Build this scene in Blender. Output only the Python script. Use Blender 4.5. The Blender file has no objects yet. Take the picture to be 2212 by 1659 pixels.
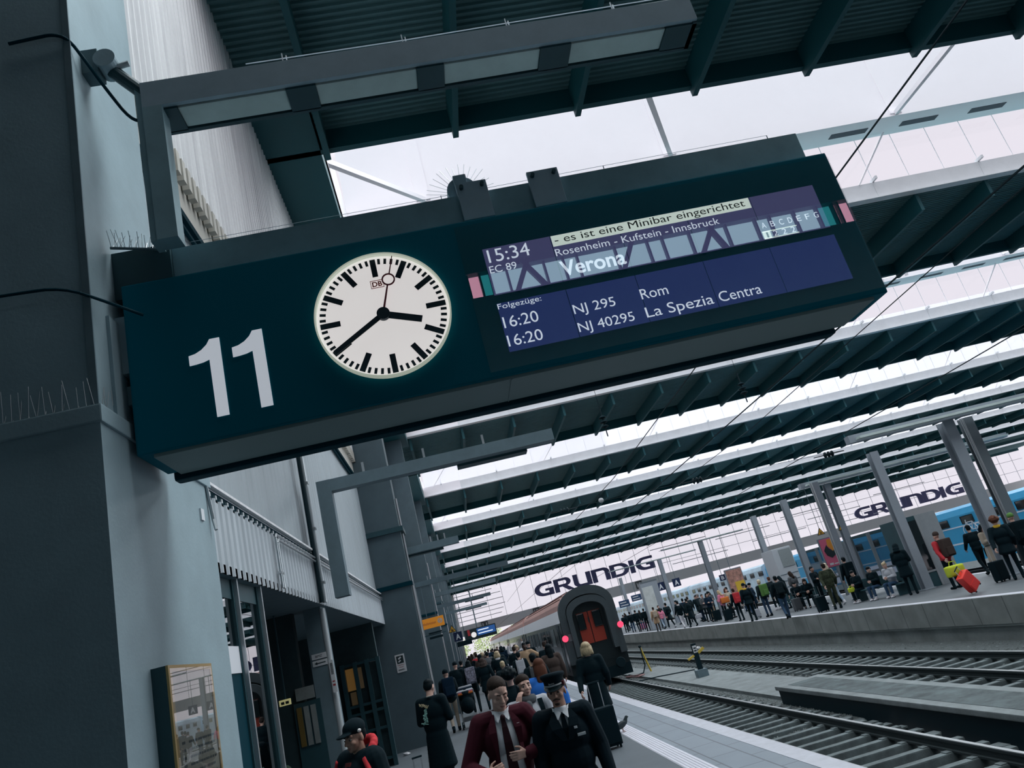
import bpy, bmesh, math, random
from mathutils import Vector, Matrix, Euler
random.seed(11)
SC = bpy.context.scene
COL = SC.collection
PI = math.pi
R = math.radians

# ---------------------------------------------------------------- camera
roll, pitch, yaw, F = -0.260351418, 0.3167494, 0.137269342, 1628.35
cd = bpy.data.cameras.new('camera')
cd.sensor_width = 36.0
cd.lens = F / 2212 * 36.0
cd.clip_start = 0.05
cd.clip_end = 900
cam = bpy.data.objects.new('camera', cd)
COL.objects.link(cam)
_f = Vector((math.sin(yaw) * math.cos(pitch), math.cos(yaw) * math.cos(pitch), math.sin(pitch)))
_r = Vector((math.cos(yaw), -math.sin(yaw), 0))
_u = _r.cross(_f)
_r2 = _r * math.cos(roll) + _u * math.sin(roll)
_u2 = _u * math.cos(roll) - _r * math.sin(roll)
M = Matrix((_r2, _u2, -_f)).transposed().to_4x4()
M.translation = Vector((0, 0, 2.1))
cam.matrix_world = M
SC.camera = cam

# ---------------------------------------------------------------- view
SC.view_settings.view_transform = 'Standard'
SC.view_settings.look = 'None'
SC.view_settings.gamma = 1.0
SC.view_settings.exposure = 0.0
SC.view_settings.use_curve_mapping = False
SC.cycles.use_denoising = True
SC.cycles.max_bounces = 10
SC.cycles.diffuse_bounces = 6
SC.cycles.transparent_max_bounces = 24
SC.cycles.sample_clamp_indirect = 6.0
SC.cycles.caustics_reflective = False
SC.cycles.caustics_refractive = False

# ---------------------------------------------------------------- sky: overcast, much brighter towards the zenith
W = bpy.data.worlds.new('overcast_sky')
SC.world = W
W.use_nodes = True
nt = W.node_tree
nt.nodes.clear()
tc = nt.nodes.new('ShaderNodeTexCoord')
sx = nt.nodes.new('ShaderNodeSeparateXYZ')
cr = nt.nodes.new('ShaderNodeValToRGB')
bg = nt.nodes.new('ShaderNodeBackground')
wo = nt.nodes.new('ShaderNodeOutputWorld')
nt.links.new(tc.outputs['Generated'], sx.inputs[0])
nt.links.new(sx.outputs['Z'], cr.inputs[0])
nt.links.new(cr.outputs[0], bg.inputs[0])
nt.links.new(bg.outputs[0], wo.inputs[0])
els = cr.color_ramp.elements
SKY_LOW = (0.182, 0.174, 0.190, 1)
els[0].position = 0.0
els[0].color = SKY_LOW
els[1].position = 0.60
els[1].color = SKY_LOW
e = els.new(0.82)
e.color = (0.90, 0.96, 1.0, 1)
bg.inputs[1].default_value = 4.7

# brightest part of the cloud cover, high on the right
sl = bpy.data.lights.new('bright_cloud_sun', 'SUN')
sl.energy = 4.4
sl.angle = math.radians(65)
sl.color = (0.88, 0.97, 1.0)
so = bpy.data.objects.new('bright_cloud_sun', sl)
COL.objects.link(so)
so.rotation_euler = Vector((1.0, 0.65, 0.72)).to_track_quat('Z', 'Y').to_euler()

# ---------------------------------------------------------------- helpers
def lin(c):
    c = c / 255.0
    return c / 12.92 if c <= 0.04045 else ((c + 0.055) / 1.055) ** 2.4
def rgb(h):
    return (lin(int(h[0:2], 16)), lin(int(h[2:4], 16)), lin(int(h[4:6], 16)), 1)

MATS = {}
def mat(name, col, rough=0.6, metal=0.0, var=0.0, scale=3.0, emit=None, es=1.0, spec=0.4, bump=0.0, bscale=40.0, stretch=None, coat=0.0):
    if name in MATS:
        return MATS[name]
    m = bpy.data.materials.new(name)
    m.use_nodes = True
    n = m.node_tree
    b = n.nodes['Principled BSDF']
    c = rgb(col) if isinstance(col, str) else (*col, 1)
    b.inputs['Base Color'].default_value = c
    b.inputs['Roughness'].default_value = rough
    b.inputs['Metallic'].default_value = metal
    b.inputs['Specular IOR Level'].default_value = spec
    if coat:
        b.inputs['Coat Weight'].default_value = coat
    if emit:
        b.inputs['Emission Color'].default_value = rgb(emit) if isinstance(emit, str) else (*emit, 1)
        b.inputs['Emission Strength'].default_value = es
    if var or bump:
        t = n.nodes.new('ShaderNodeTexCoord')
        mp = n.nodes.new('ShaderNodeMapping')
        if stretch:
            mp.inputs['Scale'].default_value = stretch
        n.links.new(t.outputs['Object'], mp.inputs[0])
    if var:
        nz = n.nodes.new('ShaderNodeTexNoise')
        nz.inputs['Scale'].default_value = scale
        nz.inputs['Detail'].default_value = 6
        nz.inputs['Roughness'].default_value = 0.65
        n.links.new(mp.outputs[0], nz.inputs['Vector'])
        rp = n.nodes.new('ShaderNodeValToRGB')
        rp.color_ramp.elements[0].position = 0.3
        rp.color_ramp.elements[1].position = 0.7
        rp.color_ramp.elements[0].color = tuple(x * (1 - var) for x in c[:3]) + (1,)
        rp.color_ramp.elements[1].color = tuple(min(1, x * (1 + var)) for x in c[:3]) + (1,)
        n.links.new(nz.outputs['Fac'], rp.inputs[0])
        n.links.new(rp.outputs[0], b.inputs['Base Color'])
    if bump:
        nb = n.nodes.new('ShaderNodeTexNoise')
        nb.inputs['Scale'].default_value = bscale
        nb.inputs['Detail'].default_value = 4
        n.links.new(mp.outputs[0], nb.inputs['Vector'])
        bp = n.nodes.new('ShaderNodeBump')
        bp.inputs['Strength'].default_value = bump
        bp.inputs['Distance'].default_value = 0.02
        n.links.new(nb.outputs['Fac'], bp.inputs['Height'])
        n.links.new(bp.outputs[0], b.inputs['Normal'])
    MATS[name] = m
    return m

def glass(name, tint=(1, 1, 1), gloss=0.1, rough=0.02, gcol=(1, 1, 1)):
    if name in MATS:
        return MATS[name]
    m = bpy.data.materials.new(name)
    m.use_nodes = True
    n = m.node_tree
    n.nodes.clear()
    o = n.nodes.new('ShaderNodeOutputMaterial')
    mx = n.nodes.new('ShaderNodeMixShader')
    tr = n.nodes.new('ShaderNodeBsdfTransparent')
    tr.inputs[0].default_value = (*tint, 1)
    gl = n.nodes.new('ShaderNodeBsdfGlossy')
    gl.inputs[0].default_value = (*gcol, 1)
    gl.inputs['Roughness'].default_value = rough
    mx.inputs[0].default_value = gloss
    n.links.new(tr.outputs[0], mx.inputs[1])
    n.links.new(gl.outputs[0], mx.inputs[2])
    n.links.new(mx.outputs[0], o.inputs[0])
    MATS[name] = m
    return m

class MB:
    """collects faces; build() links them as one mesh object"""
    def __init__(s):
        s.v = []; s.f = []; s.m = []; s.cm = 0; s.sm = []; s.smooth = False
    def add(s, vs, fs):
        o = len(s.v)
        s.v += [tuple(x) for x in vs]
        for f in fs:
            s.f.append(tuple(i + o for i in f)); s.m.append(s.cm); s.sm.append(s.smooth)
        return s
    def mat(s, i):
        s.cm = i; return s
    def box(s, x0, x1, y0, y1, z0, z1):
        v = [(x, y, z) for z in (z0, z1) for y in (y0, y1) for x in (x0, x1)]
        return s.add(v, [(0, 2, 3, 1), (4, 5, 7, 6), (0, 1, 5, 4), (2, 6, 7, 3), (0, 4, 6, 2), (1, 3, 7, 5)])
    def bbox(s, x0, x1, y0, y1, z0, z1, b=0.02):
        """box with bevelled edges"""
        bm = bmesh.new()
        bmesh.ops.create_cube(bm, size=1)
        for v in bm.verts:
            v.co = Vector(((x0 + x1) / 2 + v.co.x * (x1 - x0), (y0 + y1) / 2 + v.co.y * (y1 - y0), (z0 + z1) / 2 + v.co.z * (z1 - z0)))
        bmesh.ops.bevel(bm, geom=bm.edges[:], offset=b, segments=2, affect='EDGES', profile=0.7)
        bm.verts.index_update()
        s.add([v.co for v in bm.verts], [[v.index for v in f.verts] for f in bm.faces])
        bm.free()
        return s
    def quad(s, a, b, c, d):
        return s.add([a, b, c, d], [(0, 1, 2, 3)])
    def bar(s, p, q, w, h=None, up=(0, 0, 1)):
        """square bar from p to q"""
        h = h or w
        p = Vector(p); q = Vector(q); d = (q - p).normalized()
        u = Vector(up)
        if abs(d.dot(u)) > 0.98: u = Vector((1, 0, 0))
        a = d.cross(u).normalized() * w / 2; b = a.cross(d).normalized() * h / 2
        v = [p - a - b, p + a - b, p + a + b, p - a + b, q - a - b, q + a - b, q + a + b, q - a + b]
        return s.add(v, [(0, 1, 2, 3), (7, 6, 5, 4), (0, 4, 5, 1), (1, 5, 6, 2), (2, 6, 7, 3), (3, 7, 4, 0)])
    def cyl(s, p, q, r0, r1=None, n=12, cap=True):
        r1 = r0 if r1 is None else r1
        p = Vector(p); q = Vector(q); d = (q - p).normalized()
        u = Vector((0, 0, 1)) if abs(d.z) < 0.9 else Vector((1, 0, 0))
        a = d.cross(u).normalized(); b = d.cross(a).normalized()
        vs = []
        for c, r in ((p, r0), (q, r1)):
            for i in range(n):
                t = 2 * PI * i / n
                vs.append(c + (a * math.cos(t) + b * math.sin(t)) * r)
        fs = [(i, (i + 1) % n, n + (i + 1) % n, n + i) for i in range(n)]
        if cap: fs += [tuple(range(n))[::-1], tuple(range(n, 2 * n))]
        return s.add(vs, fs)
    def tube(s, pts, r, n=6, smooth=0):
        for _ in range(smooth):
            q = [Vector(pts[0])]
            for i in range(len(pts) - 1):
                a, b = Vector(pts[i]), Vector(pts[i + 1])
                q += [a.lerp(b, 0.25), a.lerp(b, 0.75)]
            pts = q + [Vector(pts[-1])]
        for i in range(len(pts) - 1):
            s.cyl(pts[i], pts[i + 1], r, r, n)
        return s
    def caps(s, p, q, r0, r1, n=12, k=4):
        """tapered capsule"""
        p = Vector(p); q = Vector(q); d = q - p
        L = d.length
        d = d.normalized() if L > 1e-6 else Vector((0, 0, 1))
        u = Vector((0, 0, 1)) if abs(d.z) < 0.9 else Vector((1, 0, 0))
        a = d.cross(u).normalized(); b = d.cross(a).normalized()
        rings = []
        for i in range(1, k + 1):
            t = PI / 2 * i / k
            rings.append((p - d * r0 * math.cos(t), r0 * math.sin(t)))
        for i in range(0, k):
            t = PI / 2 * i / k
            rings.append((q + d * r1 * math.sin(t), r1 * math.cos(t)))
        vs = [p - d * r0]
        for c, r in rings:
            for i in range(n):
                t = 2 * PI * i / n
                vs.append(c + (a * math.cos(t) + b * math.sin(t)) * r)
        vs.append(q + d * r1)
        fs = [(0, 1 + i, 1 + (i + 1) % n) for i in range(n)]
        for j in range(len(rings) - 1):
            o = 1 + j * n
            fs += [(o + i, o + n + i, o + n + (i + 1) % n, o + (i + 1) % n) for i in range(n)]
        o = 1 + (len(rings) - 1) * n; e = len(vs) - 1
        fs += [(o + (i + 1) % n, o + i, e) for i in range(n)]
        return s.add(vs, fs)
    def ell(s, c, r, rot=None, n=16, k=10):
        c = Vector(c)
        m = Euler(rot).to_matrix() if rot else None
        vs = []
        def pt(x, y, z):
            v = Vector((x * r[0], y * r[1], z * r[2]))
            if m: v = m @ v
            return c + v
        vs.append(pt(0, 0, -1))
        for j in range(1, k):
            t = -PI / 2 + PI * j / k
            for i in range(n):
                p = 2 * PI * i / n
                vs.append(pt(math.cos(t) * math.cos(p), math.cos(t) * math.sin(p), math.sin(t)))
        vs.append(pt(0, 0, 1))
        fs = [(0, 1 + (i + 1) % n, 1 + i) for i in range(n)]
        for j in range(k - 2):
            o = 1 + j * n
            fs += [(o + i, o + (i + 1) % n, o + n + (i + 1) % n, o + n + i) for i in range(n)]
        o = 1 + (k - 2) * n; e = len(vs) - 1
        fs += [(o + i, o + (i + 1) % n, e) for i in range(n)]
        return s.add(vs, fs)
    def prism(s, poly, f0, f1):
        """poly: 2-D loop; f0, f1 map (u, v) to 3-D for the two ends"""
        n = len(poly)
        vs = [f0(u, v) for u, v in poly] + [f1(u, v) for u, v in poly]
        fs = [tuple(range(n))[::-1], tuple(range(n, 2 * n))]
        fs += [(i, (i + 1) % n, n + (i + 1) % n, n + i) for i in range(n)]
        return s.add(vs, fs)
    def lathe(s, prof, c, n=16, axis='z'):
        """prof: list of (radius, height)"""
        vs = []
        for r, h in prof:
            for i in range(n):
                t = 2 * PI * i / n
                a, b = r * math.cos(t), r * math.sin(t)
                p = (a, b, h) if axis == 'z' else ((a, h, b) if axis == 'y' else (h, a, b))
                vs.append((c[0] + p[0], c[1] + p[1], c[2] + p[2]))
        fs = []
        for j in range(len(prof) - 1):
            o = j * n
            fs += [(o + i, o + (i + 1) % n, o + n + (i + 1) % n, o + n + i) for i in range(n)]
        fs += [tuple(range(n))[::-1], tuple(range((len(prof) - 1) * n, len(prof) * n))]
        return s.add(vs, fs)
    def mesh(s, name, mats, fix=True):
        me = bpy.data.meshes.new(name)
        me.from_pydata(s.v, [], s.f)
        for m in (mats if isinstance(mats, (list, tuple)) else [mats]):
            me.materials.append(m)
        me.polygons.foreach_set('material_index', s.m)
        me.polygons.foreach_set('use_smooth', s.sm)
        if fix:
            bm = bmesh.new(); bm.from_mesh(me)
            bmesh.ops.recalc_face_normals(bm, faces=bm.faces[:])
            bm.to_mesh(me); bm.free()
        me.update()
        return me
    def build(s, name, mats, parent=None, fix=True):
        o = bpy.data.objects.new(name, s.mesh(name, mats, fix))
        COL.objects.link(o)
        if parent: o.parent = parent
        return o

def tag(o, label=None, cat=None, group=None, kind=None):
    if label: o['label'] = label
    if cat: o['category'] = cat
    if group: o['group'] = group
    if kind: o['kind'] = kind
    return o
def thing(name, label, cat, loc=(0, 0, 0), rz=0, group=None):
    o = bpy.data.objects.new(name, None)
    o.empty_display_size = 0.1
    COL.objects.link(o)
    o.location = loc; o.rotation_euler = (0, 0, rz)
    return tag(o, label, cat, group)
def struct(name, mb, m):
    return tag(mb.build(name, m), kind='structure')
def mbox(*a):
    return MB().box(*a)
def world_child(mb, name, m, parent):
    """part given in world coordinates under a parent Empty with an unrotated location"""
    l = parent.location
    mb.v = [(x - l[0], y - l[1], z - l[2]) for x, y, z in mb.v]
    return mb.build(name, m, parent)
def dup(root, loc=None, rz=None, label=None, group=None):
    r = root.copy(); COL.objects.link(r)
    if loc: r.location = loc
    if rz is not None: r.rotation_euler = (0, 0, rz)
    if label: r['label'] = label
    if group: r['group'] = group
    for ch in list(root.children):
        c = ch.copy(); COL.objects.link(c); c.parent = r
        for g in list(ch.children):
            d = g.copy(); COL.objects.link(d); d.parent = c
    return r

_font = {}
def text_mesh(txt, bold=0.0, ext=0.0):
    cu = bpy.data.curves.new('lettering', 'FONT')
    cu.body = txt
    cu.size = 1.0
    cu.offset = bold
    cu.extrude = ext
    cu.resolution_u = 4
    o = bpy.data.objects.new('lettering', cu)
    COL.objects.link(o)
    dg = bpy.context.evaluated_depsgraph_get()
    me = bpy.data.meshes.new_from_object(o.evaluated_get(dg))
    bpy.data.objects.remove(o)
    bpy.data.curves.remove(cu)
    return me
def text(name, txt, m, origin, right, up, width=None, height=None, cap=None, bold=0.0, ext=0.0, parent=None):
    """lettering fitted to width and height, lower left corner at origin (baseline)"""
    me = text_mesh(txt, bold, ext)
    xs = [v.co.x for v in me.vertices]; ys = [v.co.y for v in me.vertices]
    x0, x1, y1 = min(xs), max(xs), max(ys)
    sy = (height / y1) if height else None
    if cap: sy = cap / 0.69
    sx_ = (width / (x1 - x0)) if width else sy
    if sy is None: sy = sx_
    o_ = Vector(origin); r_ = Vector(right).normalized(); u_ = Vector(up).normalized(); n_ = r_.cross(u_)
    for v in me.vertices:
        x, y, z = v.co
        v.co = o_ + r_ * ((x - x0) * sx_) + u_ * (y * sy) + n_ * z
    me.name = name
    me.materials.append(m)
    o = bpy.data.objects.new(name, me)
    COL.objects.link(o)
    if parent:
        o.parent = parent
        l = parent.matrix_basis.translation
        for v in me.vertices: v.co -= Vector(l)
    return o

# ---------------------------------------------------------------- materials
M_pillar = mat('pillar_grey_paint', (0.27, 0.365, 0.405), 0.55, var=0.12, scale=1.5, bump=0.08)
M_pillar_d = mat('pillar_dark_paint', (0.06, 0.12, 0.14), 0.6, var=0.15, scale=1.2)
M_steel = mat('grey_steel_paint', (0.13, 0.19, 0.22), 0.5, var=0.1, scale=4)
M_steel_d = mat('dark_steel_paint', (0.02, 0.065, 0.08), 0.5, var=0.1, scale=4)
M_clad = mat('light_corrugated_metal', (0.90, 0.90, 0.92), 0.45, var=0.22, scale=1.1, stretch=(6, 6, 0.25))
M_clad_g = mat('grey_corrugated_metal', (0.34, 0.39, 0.42), 0.5, var=0.1, scale=1.2, stretch=(3, 3, 0.4))
M_beige = mat('beige_concrete', (0.55, 0.53, 0.48), 0.8, var=0.12, scale=2)
M_roofu = mat('roof_underside', (0.075, 0.17, 0.185), 0.7, var=0.08, scale=2)
M_rib = mat('roof_rib_dark', (0.003, 0.07, 0.085), 0.6)
M_fascia = mat('white_girder_paint', (0.74, 0.76, 0.78), 0.6, var=0.06, scale=1.2)
M_web = mat('white_web_paint', (0.94, 0.91, 0.935), 0.7, var=0.01, scale=1)
M_black = mat('black_panel', (0.001, 0.034, 0.050), 0.6, spec=0.06)
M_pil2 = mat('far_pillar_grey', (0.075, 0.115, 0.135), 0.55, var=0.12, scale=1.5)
M_board = mat('board_deep_blue', (0.0005, 0.13, 0.185), 0.6, spec=0.06)
M_par = mat('parapet_corrugated', (0.50, 0.555, 0.595), 0.5, var=0.1, scale=1.2, stretch=(3, 3, 0.4))
M_blk = mat('lit_area_black', (0.002, 0.016, 0.023), 0.6, spec=0.2)  # darker black than the near panels, for brightly lit places
M_frame = mat('lamp_frame_grey', (0.34, 0.43, 0.49), 0.5, var=0.08, scale=4)
M_beam = mat('carrier_beam_grey', (0.25, 0.38, 0.42), 0.55, var=0.15, scale=3)
M_dkfab = mat('dark_cloth', (0.0006, 0.0095, 0.0145), 0.85, spec=0.15)
# ================================================================ the setting
YF = 167.0           # the glazed far end
P, Y0 = 18.4, 6.3    # roof bays
ZR = 14.5            # roof underside
PIL = [22.9 + 18.2 * k for k in range(8)]

def tiles(name, c1, c2, mortar, sw, sh, rough=0.55, off=0.5, ms=0.012, var=0.12):
    m = bpy.data.materials.new(name); m.use_nodes = True
    n = m.node_tree; b = n.nodes['Principled BSDF']
    b.inputs['Roughness'].default_value = rough
    t = n.nodes.new('ShaderNodeTexCoord'); br = n.nodes.new('ShaderNodeTexBrick')
    mp = n.nodes.new('ShaderNodeMapping'); mp.inputs['Rotation'].default_value = (0, 0, PI / 2)
    n.links.new(t.outputs['Object'], mp.inputs[0]); n.links.new(mp.outputs[0], br.inputs['Vector'])
    br.inputs['Color1'].default_value = (*c1, 1); br.inputs['Color2'].default_value = (*c2, 1); br.inputs['Mortar'].default_value = (*mortar, 1)
    br.inputs['Scale'].default_value = 1; br.inputs['Brick Width'].default_value = sw; br.inputs['Row Height'].default_value = sh
    br.inputs['Mortar Size'].default_value = ms; br.offset = off
    nz = n.nodes.new('ShaderNodeTexNoise'); nz.inputs['Scale'].default_value = 1.3; nz.inputs['Detail'].default_value = 5
    n.links.new(t.outputs['Object'], nz.inputs['Vector'])
    mx = n.nodes.new('ShaderNodeMix'); mx.data_type = 'RGBA'; mx.blend_type = 'MULTIPLY'; mx.inputs[0].default_value = 1
    rp = n.nodes.new('ShaderNodeValToRGB')
    rp.color_ramp.elements[0].position = 0.3; rp.color_ramp.elements[1].position = 0.7
    rp.color_ramp.elements[0].color = (1 - var,) * 3 + (1,); rp.color_ramp.elements[1].color = (1, 1, 1, 1)
    n.links.new(nz.outputs['Fac'], rp.inputs[0])
    n.links.new(br.outputs['Color'], mx.inputs[6]); n.links.new(rp.outputs[0], mx.inputs[7])
    n.links.new(mx.outputs[2], b.inputs['Base Color'])
    MATS[name] = m
    return m

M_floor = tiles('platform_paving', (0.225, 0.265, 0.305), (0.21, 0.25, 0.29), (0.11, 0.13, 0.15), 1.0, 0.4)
M_floor2 = mat('platform_asphalt', (0.105, 0.125, 0.142), 0.6, var=0.12, scale=0.8)
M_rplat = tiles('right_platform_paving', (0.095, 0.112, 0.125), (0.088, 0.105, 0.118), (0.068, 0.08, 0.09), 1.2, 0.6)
M_edge = mat('pale_edge_stone', (0.47, 0.48, 0.53), 0.6, var=0.1, scale=6)
M_conc = mat('weathered_concrete', (0.22, 0.25, 0.25), 0.8, var=0.3, scale=1.0, bump=0.2)
M_conc_l = mat('pale_concrete', (0.17, 0.195, 0.2), 0.8, var=0.25, scale=2.0, bump=0.2)
M_ballast = mat('ballast_bed', (0.075, 0.09, 0.092), 0.9, var=0.5, scale=18, bump=0.8, bscale=22)
M_pit = mat('pit_shade_black', (0.006, 0.018, 0.022), 0.9, var=0.4, scale=2)  # shade of the open pit is put into this ground colour
M_panewhite = glass('far_glass', (0.97, 0.97, 0.98), 0.05, 0.05)
M_sky = glass('skylight_glass', (0.96, 0.96, 0.97), 0.04, 0.05)

# platforms and track bed
struct('floor', MB().box(-9, 2.40, -8, YF + 40, -0.3, 0), M_floor2)
struct('floor', MB().box(2.70, 3.42, -8, YF + 40, -0.3, 0), M_floor)
e_ = MB().box(3.42, 3.68, -8, YF + 40, -0.3, 0.004)
e_.box(3.42, 3.50, -8, YF + 40, -1.3, -0.3)
struct('trim_1', e_, M_edge)
mb = MB().box(2.40, 2.70, -8, YF + 40, -0.3, 0.001)
for i in range(6):
    mb.box(2.412 + i * 0.048, 2.440 + i * 0.048, -8, 60, 0.0, 0.007)
struct('trim_2', mb, mat('white_tactile_strip', (0.62, 0.62, 0.68), 0.55, var=0.06, scale=5))
struct('ground', mbox(3.68, 13.98, 16.5, YF + 120, -1.6, -1.15), M_ballast)
struct('ground', mbox(3.68, 13.98, -8, 16.5, -2.4, -1.9), M_pit)
struct('ground', mbox(20.3, 140, -8, YF + 120, -1.6, -1.15), M_ballast)
struct('ground', mbox(-60, 200, YF + 40, YF + 300, -1.9, -1.62), M_ballast)
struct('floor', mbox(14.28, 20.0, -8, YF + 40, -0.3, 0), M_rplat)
mb = MB().box(14.02, 14.30, -8, YF + 40, -0.12, 0.004).box(20.0, 20.3, -8, YF + 40, -0.3, 0.004)
struct('trim_3', mb, M_edge)
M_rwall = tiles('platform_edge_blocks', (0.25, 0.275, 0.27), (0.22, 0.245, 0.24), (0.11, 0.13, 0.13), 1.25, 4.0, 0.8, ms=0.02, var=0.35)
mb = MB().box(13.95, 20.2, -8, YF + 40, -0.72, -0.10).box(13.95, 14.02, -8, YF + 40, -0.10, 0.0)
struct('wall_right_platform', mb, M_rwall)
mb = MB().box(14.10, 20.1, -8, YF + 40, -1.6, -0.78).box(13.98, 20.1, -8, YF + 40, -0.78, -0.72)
struct('wall_right_platform', mb, M_conc)
# low luggage platform between the two tracks and the concrete path behind it
struct('wall_between_tracks', MB().box(7.56, 8.7, -8, 20.75, -1.9, -0.80), M_blk)  # side coloured near black to stand for its shade
mb = MB().bbox(7.5, 8.75, -8, 20.8, -0.80, -0.70, 0.02)
mb.box(7.8, 9.5, 20.8, 42, -1.2, -1.06)
mb.box(7.75, 8.9, 42, 120, -1.2, -1.09)
struct('floor_between_tracks', mb, M_conc_l)
struct('floor_between_tracks', mbox(7.72, 8.5, -8, 20.4, -0.75, -0.694), mat('sooty_concrete', (0.075, 0.095, 0.10), 0.9, var=0.5, scale=2.5))

# roof bays
XR = 136.0
for k in range(-1, 9):
    y = Y0 + P * k
    yb = y + (9.2 if k == 0 else 7.4)
    if k == -1: yb = 2.8  # unseen panel over the viewer, sized to keep the pillar front dark
    if k == 8: yb = YF
    mb = MB()
    # corrugated underside, folds running across the hall
    ys = 9.6 if k == 0 else y + 0.25  # unseen near opening widened so daylight reaches the left cladding
    yy = ys; p = 0.17 if k < 2 else (0.34 if k < 4 else 0.68)
    prof = []
    while yy < yb - p:
        prof += [(yy, ZR + 0.06), (yy + p * 0.5, ZR + 0.06), (yy + p * 0.6, ZR), (yy + p * 0.9, ZR)]
        yy += p
    prof += [(yb, ZR)]
    vs = []; fs = []
    for a, z in prof: vs += [(-2.2, a, z), (XR, a, z)]
    fs = [(2 * i, 2 * i + 1, 2 * i + 3, 2 * i + 2) for i in range(len(prof) - 1)]
    mb.add(vs, fs)
    mb.box(-2.2, XR, ys, yb, ZR + 0.12, ZR + 0.3)
    mb.mat(1)
    x = 2.3 - 3.13
    while x < 100:
        mb.box(x, x + 0.14, ys, yb - 0.02, ZR - 0.75, ZR + 0.02)
        x += 3.13
    mb.box(-2.2, XR, yb - 0.18, yb, ZR - 0.55, ZR + 0.3)          # dark edge beam
    if k >= 1: mb.box(-2.2, -0.9, y - 11.2, y + 0.0, ZR - 0.55, ZR + 0.6)      # side strip beside the opening
    struct('ceiling', mb, [M_roofu, M_rib])
    if k < 1: continue
    # girder: low fascia, glazed gap, tall white web with bottom flange
    mb = MB()
    mb.box(-0.9, XR, y, y + 0.25, ZR, ZR + 0.74)
    mb.box(-0.9, XR, y - 0.12, y, ZR, ZR + 0.05)
    x = 0.6
    while x < 90:
        mb.box(x, x + 0.08, y - 0.3, y + 0.1, ZR + 0.74, ZR + 0.86)
        mb.box(x, x + 0.10, y - 0.02, y, ZR + 0.05, ZR + 0.74)
        x += 4.7
    struct('trim_%d' % (10 + k), mb, M_fascia)
    mb = MB()
    mb.box(-0.9, XR, y - 1.25, y - 1.15, ZR + 2.85, ZR + 6.3)
    mb.box(-0.9, XR, y - 1.25, y, ZR + 2.75, ZR + 2.85)
    x = 1.6
    while x < 90:
        mb.box(x, x + 0.5, y - 1.29, y - 1.25, ZR + 2.85, ZR + 6.3)
        mb.bar((x + 0.3, y - 1.2, ZR + 2.9), (x - 3.4, y - 8.9, ZR + 0.15), 0.16)
        mb.bar((x + 0.3, y - 0.2, ZR + 2.8), (x - 1.6, y - 0.05, ZR + 0.7), 0.06)
        x += 9.4
    mb.box(-0.9, 2.2, y - 0.03, y, ZR + 0.04, ZR + 0.80)
    mb.box(-0.97, -0.9, y - 11.0, y + 0.25, ZR, ZR + 3.0)          # white netting at the end of the opening
    mb.mat(1)
    if k < 3:
        x = 2.6
        while x < 70:
            mb.box(x, x + 1.6, y - 0.75, y - 0.45, ZR + 2.735, ZR + 2.76)
            x += 3.1
    struct('trim_%d' % (30 + k), mb, [M_web, mat('slot_shadow_grey', (0.10, 0.11, 0.13), 0.8)])
    mb = MB()
    mb.quad((-0.9, y - 0.02, ZR + 0.74), (XR, y - 0.02, ZR + 0.74), (XR, y - 0.02, ZR + 2.75), (-0.9, y - 0.02, ZR + 2.75))
    mb.quad((-0.9, y - 9.2 if k == 1 else y - 11, ZR + 0.3), (XR, y - 9.2 if k == 1 else y - 11, ZR + 0.3), (XR, y - 1.25, ZR + 6.3), (-0.9, y - 1.25, ZR + 6.3))
    mb.mat(1)
    if k < 4:
        x = 0.65
        while x < 60:
            mb.box(x, x + 0.018, y - 0.04, y - 0.02, ZR + 0.74, ZR + 2.75)
            x += 1.565
    struct('window_%d' % (10 + k), mb, [M_sky, mat('pale_glazing_bar', (0.9, 0.9, 0.92), 0.6)])

struct('ceiling', MB().box(-9.2, -2.25, -8, YF, ZR + 0.1, ZR + 0.3), M_rib)
struct('wall_left', MB().box(-2.45, -2.3, 6.0, YF, 3.5, ZR + 0.2), M_steel)

# far glazed wall with the beam below it
M_mull = mat('grey_mullion', (0.5, 0.51, 0.55), 0.6)
mb = MB()
mb.quad((-0.9, YF, 7.2), (XR, YF, 7.2), (XR, YF, ZR), (-0.9, YF, ZR))
mb.mat(1)
x = -0.75
i = 0
while x < XR:
    mb.box(x, x + 0.07, YF - 0.06, YF, 7.2, ZR)
    x += 3.35
for z in (12.0, 9.4):
    mb.box(45, XR, YF - 0.08, YF, z, z + 0.08)
for z in (8.0, 8.9, 9.8, 11.0, 12.2, 13.2):
    mb.box(-0.9, 7.0 + (z * 7.3) % 3.0, YF - 0.25, YF - 0.15, z, z + 0.12)
for x0, z0 in ((43, 12.6), (47, 8.6), (58, 11.4), (66, 9.0), (74, 12.4), (80, 10.6), (88, 8.2), (97, 12.2)):
    mb.box(x0, x0 + 13, YF - 0.6, YF - 0.5, z0, z0 + 0.14)
struct('window_1', mb, [M_panewhite, M_mull])
struct('wall_far', MB().box(-9, XR, YF - 0.15, YF + 0.4, 5.1, 7.2).box(-9, -0.9, YF, YF + 0.4, 0, 16), mat('far_beam_grey', (0.5, 0.51, 0.52), 0.7))
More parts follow.
